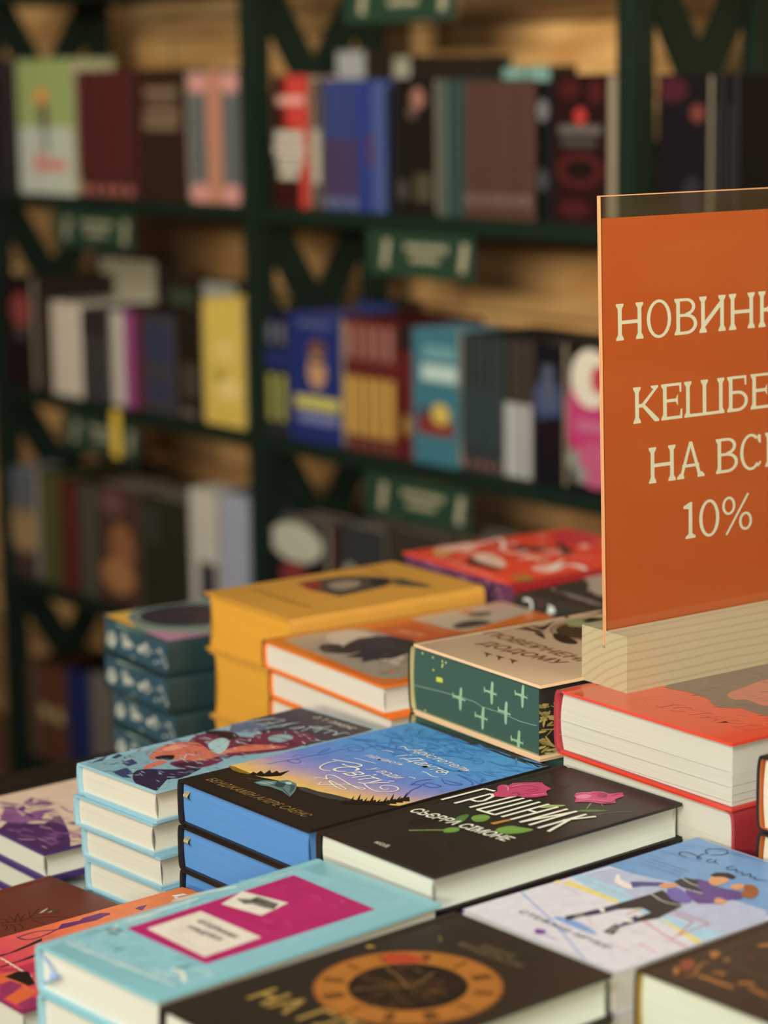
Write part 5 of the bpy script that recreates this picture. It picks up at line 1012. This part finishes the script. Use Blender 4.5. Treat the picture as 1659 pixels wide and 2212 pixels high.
# plank wall: procedural board pattern, boards of several browns
m, nt, b = base_mat('plank_wall'); N = nt.nodes; Lk = nt.links
tc = N.new('ShaderNodeTexCoord'); mp = N.new('ShaderNodeMapping'); mp.inputs['Rotation'].default_value = (math.pi / 2, 0, 0); Lk.new(tc.outputs['Object'], mp.inputs[0])
sx = N.new('ShaderNodeSeparateXYZ'); Lk.new(tc.outputs['Object'], sx.inputs[0]); cb = N.new('ShaderNodeCombineXYZ'); Lk.new(sx.outputs['X'], cb.inputs['X']); Lk.new(sx.outputs['Z'], cb.inputs['Y'])
br = N.new('ShaderNodeTexBrick'); br.offset = .37; br.inputs['Scale'].default_value = 1.0; br.inputs['Brick Width'].default_value = .62; br.inputs['Row Height'].default_value = .115; br.inputs['Mortar Size'].default_value = .0025; br.inputs['Bias'].default_value = -.25
br.inputs['Color1'].default_value = lin('E2BA80'); br.inputs['Color2'].default_value = lin('8A6A4C'); br.inputs['Mortar'].default_value = lin('2A1C10')
Lk.new(cb.outputs[0], br.inputs['Vector'])
no = N.new('ShaderNodeTexNoise'); no.inputs['Scale'].default_value = 5; no.inputs['Detail'].default_value = 5; mp2 = N.new('ShaderNodeMapping'); mp2.inputs['Scale'].default_value = (1, 1, 6); Lk.new(tc.outputs['Object'], mp2.inputs[0]); Lk.new(mp2.outputs[0], no.inputs['Vector'])
cr = N.new('ShaderNodeValToRGB'); cr.color_ramp.elements[0].position = .3; cr.color_ramp.elements[0].color = (.62, .5, .36, 1); cr.color_ramp.elements[1].position = .62; cr.color_ramp.elements[1].color = (1, 1, 1, 1); Lk.new(no.outputs['Fac'], cr.inputs[0])
mx = N.new('ShaderNodeMix'); mx.data_type = 'RGBA'; mx.blend_type = 'MULTIPLY'; mx.inputs[0].default_value = 1; Lk.new(br.outputs['Color'], mx.inputs[6]); Lk.new(cr.outputs[0], mx.inputs[7]); Lk.new(mx.outputs[2], b.inputs['Base Color']); b.inputs['Roughness'].default_value = .6
PLANK = m
PLASTER = mat('B8A48A', .8, 1.0, 0, .05, 3, 0); FLOOR = wood('floor_boards', '4A3424', '6E5038', 5, (.4, 3, 1), 2, .4); CEIL = mat('6A625A', .9, 1.0, 0, .03, 2, 0)
X0, X1, YW, YF, HC = -4.5, 4.5, .42, -6.0, 3.1
bm = bmesh.new(); bm_box(bm, X0, X1, YW, YW + .1, 0, HC); struct('wall_back', bm, PLANK)
bm = bmesh.new(); bm_box(bm, X0 - .1, X0, YF, YW, 0, HC); struct('wall_left', bm, PLASTER)
bm = bmesh.new(); bm_box(bm, X1, X1 + .1, YF, YW, 0, HC); struct('wall_right', bm, PLASTER)
bm = bmesh.new(); bm_box(bm, X0, X1, YF - .1, YF, 0, HC); struct('wall_front', bm, PLASTER)
bm = bmesh.new(); bm_box(bm, X0, X1, YF, YW, -.1, 0); struct('floor', bm, FLOOR)
bm = bmesh.new(); bm_box(bm, X0, X1, YF, YW, HC, HC + .1); struct('ceiling', bm, CEIL)

# ------------------------------------------------------------------ bookcase
GREEN = mat('0D1D15', .6, 1.0, 0, .1, 10, .02, .25)
case = empty('bookcase', tuple(P0 - DS * .014), SYAW); tag(case, 'tall dark green metal bookcase with cross braced frames against the plank wall', 'bookcase')
def cpart(name, bm, m=GREEN, parent=None): return from_bm(name, bm, m, parent or case)
FR = [-.815, 0.0, .815]; DEP = .265; PT = .04
def bar(bm, p, q, wdt, th):
    p, q = Vector(p), Vector(q); d = (q - p); L_ = d.length; d.normalize(); sd = Vector((1, 0, 0)); nn = d.cross(sd).normalized()
    vs = []
    for t in (p, q):
        for a, b_ in ((-1, -1), (1, -1), (1, 1), (-1, 1)): vs.append(bm.verts.new(t + sd * a * th / 2 + nn * b_ * wdt / 2))
    for f in ((0, 1, 2, 3), (7, 6, 5, 4), (0, 4, 5, 1), (1, 5, 6, 2), (2, 6, 7, 3), (3, 7, 4, 0)): bm.faces.new([vs[i] for i in f])
TIER = {0: CAMZ + .172, 1: CAMZ - .178, 2: CAMZ - .528, 3: CAMZ - .88, 4: CAMZ - 1.22, -1: CAMZ + .52}
for fx in FR:
    bm = bmesh.new(); bm_box(bm, fx - .014, fx + .014, 0, PT, 0, 2.35, .002); cpart('front_post', bm)
    bm = bmesh.new(); bm_box(bm, fx - .014, fx + .014, DEP - PT, DEP, 0, 2.35, .002); cpart('rear_post', bm)
    tz = sorted(TIER.values())
    for z0, z1 in zip(tz, tz[1:]):
        for s_ in (0, 1):
            bm = bmesh.new(); a, b_ = (PT, DEP - PT) if s_ == 0 else (DEP - PT, PT)
            bar(bm, (fx + (.004 if s_ else -.004), a, z0 + .01), (fx + (.004 if s_ else -.004), b_, z1 - .03), .052, .008); cpart('cross_brace', bm)
SHH = .024
for a, b_ in ((FR[0], FR[1]), (FR[1], FR[2]), (FR[2], FR[2] + .815)):
    for t, z in TIER.items():
        bm = bmesh.new(); bm_box(bm, a + .015, b_ - .015, .002, DEP - .002, z - SHH, z, .001)
        cpart('shelf_board', bm)
bm = bmesh.new(); bm_box(bm, FR[2] + .815 - .014, FR[2] + .815 + .014, 0, PT, 0, 2.35); cpart('front_post', bm)
LM = mat('1C3628', .6, spec=.3); WT = mat('98947F', .6, 1.0)
for s0, s1, zb, tier in DATA['LAB']:
    bm = bmesh.new(); zt = TIER[tier] - SHH; bm_box(bm, s0 - .01, s1 + .014, -.004, -.001, zt - .062, zt, .0005); pl = cpart('label_plaque', bm, LM)
    tag(pl, label='green section plaque with pale marks hanging from the shelf')
    bm = bmesh.new(); w_ = s1 - s0; h_ = .062
    def r_(x0, x1, y0, y1): bm_box(bm, s0 + .014 + w_ * x0, s0 + .014 + w_ * x1, -.0048, -.0042, zt - .062 + h_ * y0, zt - .062 + h_ * y1)
    for a0 in (.05, .86):
        for k in range(3): r_(a0 + k * .012, a0 + .06 + k * .012, .2 + k * .2, .42 + k * .2)
    for k in range(9): r_(.3 + k * .05, .335 + k * .05, .6, .75)
    for k in range(6): r_(.36 + k * .05, .395 + k * .05, .35, .5)
    from_bm('plaque_print', bm, WT, pl)

# ------------------------------------------------------------------ books on the shelves
def spine_art(items, w, h, seed=1):
    s = Print(w, h, None, seed, .00006); return s
def shelf_book(kind, w, h, d, colr, items, page='A89C88'):
    """front of the book faces local -y. kind 's': spine towards the viewer, 'f': cover towards the viewer"""
    root = empty('book', (0, 0, 0)); ct = .0022
    bm = bmesh.new()
    if kind == 's':   # case: spine slab (slightly rounded) and two boards
        n = 6; out = []
        for i in range(n + 1):
            t = i / n; x = -w / 2 + w * t; out.append((x, .0 + min(.003, w * .18) * (2 * t - 1) ** 2))
        a = [(x, y) for x, y in out]; b_ = [(w / 2, d), (w / 2 - ct, d)] + [(w / 2 - ct, .006)] + [(-w / 2 + ct, .006), (-w / 2 + ct, d), (-w / 2, d)]
        prof = a + b_; lo = [bm.verts.new((x, y, 0)) for x, y in prof]; hi = [bm.verts.new((x, y, h)) for x, y in prof]; m_ = len(prof)
        for i in range(m_): bm.faces.new((lo[i], lo[(i + 1) % m_], hi[(i + 1) % m_], hi[i]))
        bm.faces.new(lo[::-1]); bm.faces.new(hi); tri_fix(bm)
        pb = (-w / 2 + ct, w / 2 - ct, .006, d - .003)
    else:             # cover board in front, back board behind, spine on the left
        bm_box(bm, -w / 2, w / 2, 0, ct, 0, h); bm_box(bm, -w / 2, w / 2, d - ct, d, 0, h); bm_box(bm, -w / 2, -w / 2 + ct, ct, d - ct, 0, h)
        pb = (-w / 2 + ct, w / 2 - .003, ct, d - ct)
    cv = from_bm('cover', bm, mat(colr, .6, BGG, spec=.2), root); kid(root, cv)
    bm = bmesh.new(); bm_box(bm, pb[0], pb[1], pb[2], pb[3], .003, h - .003); kid(root, from_bm('page_block', bm, paper(page, 1.0), root))
    if items:
        pr = Print(w, h, lambda a, b_, z: (a - w / 2, -.0002 - z, b_), 3, .00008)
        for it in items:
            k, a, b_, c, e, cl = it; pr.n += 1
            if k == 'r': pr.poly([(a * w * 1e4, b_ * h * 1e4), (c * w * 1e4, b_ * h * 1e4), (c * w * 1e4, e * h * 1e4), (a * w * 1e4, e * h * 1e4)], lin(cl, BGG))
            else: pr.poly([((a + c * math.cos(t) * 1) * w * 1e4, (b_ + e * math.sin(t)) * h * 1e4) for t in [2 * math.pi * i / 20 for i in range(20)]], lin(cl, BGG))
        pt = pr.build('cover_print' if kind == 'f' else 'spine_print', root, .45)
        if pt: kid(root, pt)
    return root
TN = {0: 'top', 1: 'upper', 2: 'middle', 3: 'lower', 4: 'bottom'}
def put(root, s, off, z): root.location = tuple(P0 + DS * s + DN * off + UZ * z); root.rotation_euler = (0, 0, SYAW)
NUM = ['first', 'second', 'third', 'fourth', 'fifth', 'sixth', 'seventh']
lim = [(-.8135, -.030), (.002, .785), (.817, 1.6)]
def fit_bay(s0, s1):
    c = (s0 + s1) / 2
    for a, b_ in lim:
        if a - .16 < c < b_ + .02: return max(s0, a + .002), min(s1, b_ - .002)
    return s0, s1
rb_ = random.Random(9)
for rec in DATA['BG']:
    if rec[0] == 'f':
        _, tier, s0, s1, h, colr, label, art, n = rec; s0, s1 = fit_bay(s0, s1); w_ = s1 - s0 - .002; d_ = .028
        r = shelf_book('f', w_, h, d_, colr, art); put(r, (s0 + s1) / 2, .012, TIER[tier]); tag(r, label, 'book')
        cover_only = shelf_book('f', w_, h, d_, colr, []) if n else None
        for k in range(n):
            c = cover_only if k == 0 else copy_tree(cover_only)
            put(c, (s0 + s1) / 2, .012 + (d_ + .001) * (k + 1), TIER[tier]); tag(c, ('first' if k == 0 else 'second') + ' copy behind: ' + ' '.join(label.split()[:9]), 'book')
            if n > 1: tag(r, group='copies: ' + label); tag(c, group='copies: ' + label)
    else:
        _, tier, s0, s1, h, colr, label, art, n, grp = rec; s0, s1 = fit_bay(s0, s1); w_ = (s1 - s0) / n
        proto = None
        for k in range(n):
            r = shelf_book('s', w_ - .0008, h, .135, colr, art) if proto is None else copy_tree(proto)
            proto = proto or r; put(r, s0 + w_ * (k + .5), .012 + rb_.uniform(0, .003), TIER[tier])
            tag(r, label if n == 1 else label + ', ' + NUM[k] + ' of its row from the left', 'book', (grp or label) if n > 1 else None)
for tier, s0, s1, h, n, colr, label, off, grp in DATA['B2']:
    h = min(max(h, .15), .31); s0, s1 = fit_bay(s0, s1); w_ = (s1 - s0) / n; proto = None
    dd = .05
    for k in range(n):
        r = shelf_book('s', w_ - .0008, h, dd, '2E2822', [['r', .04, .01, .96, .99, colr]]) if proto is None else copy_tree(proto); proto = proto or r
        put(r, s0 + w_ * (k + .5), off, TIER[tier])
        tag(r, label if n == 1 else label + ', ' + NUM[k] + ' from the left', 'book', (grp or label) if n > 1 else None)
# yellow tag slip hanging from the middle shelf
bm = bmesh.new(); bm_box(bm, -.42, -.395, -.006, -.0052, TIER[2] - .085, TIER[2] - .004)
sl = from_bm('price_slip', bm, mat('C8A83C', .6, 1.3)); sl.matrix_world = RM; tag(sl, 'yellow paper slip hanging over the green plaque of the middle shelf', 'paper slip')
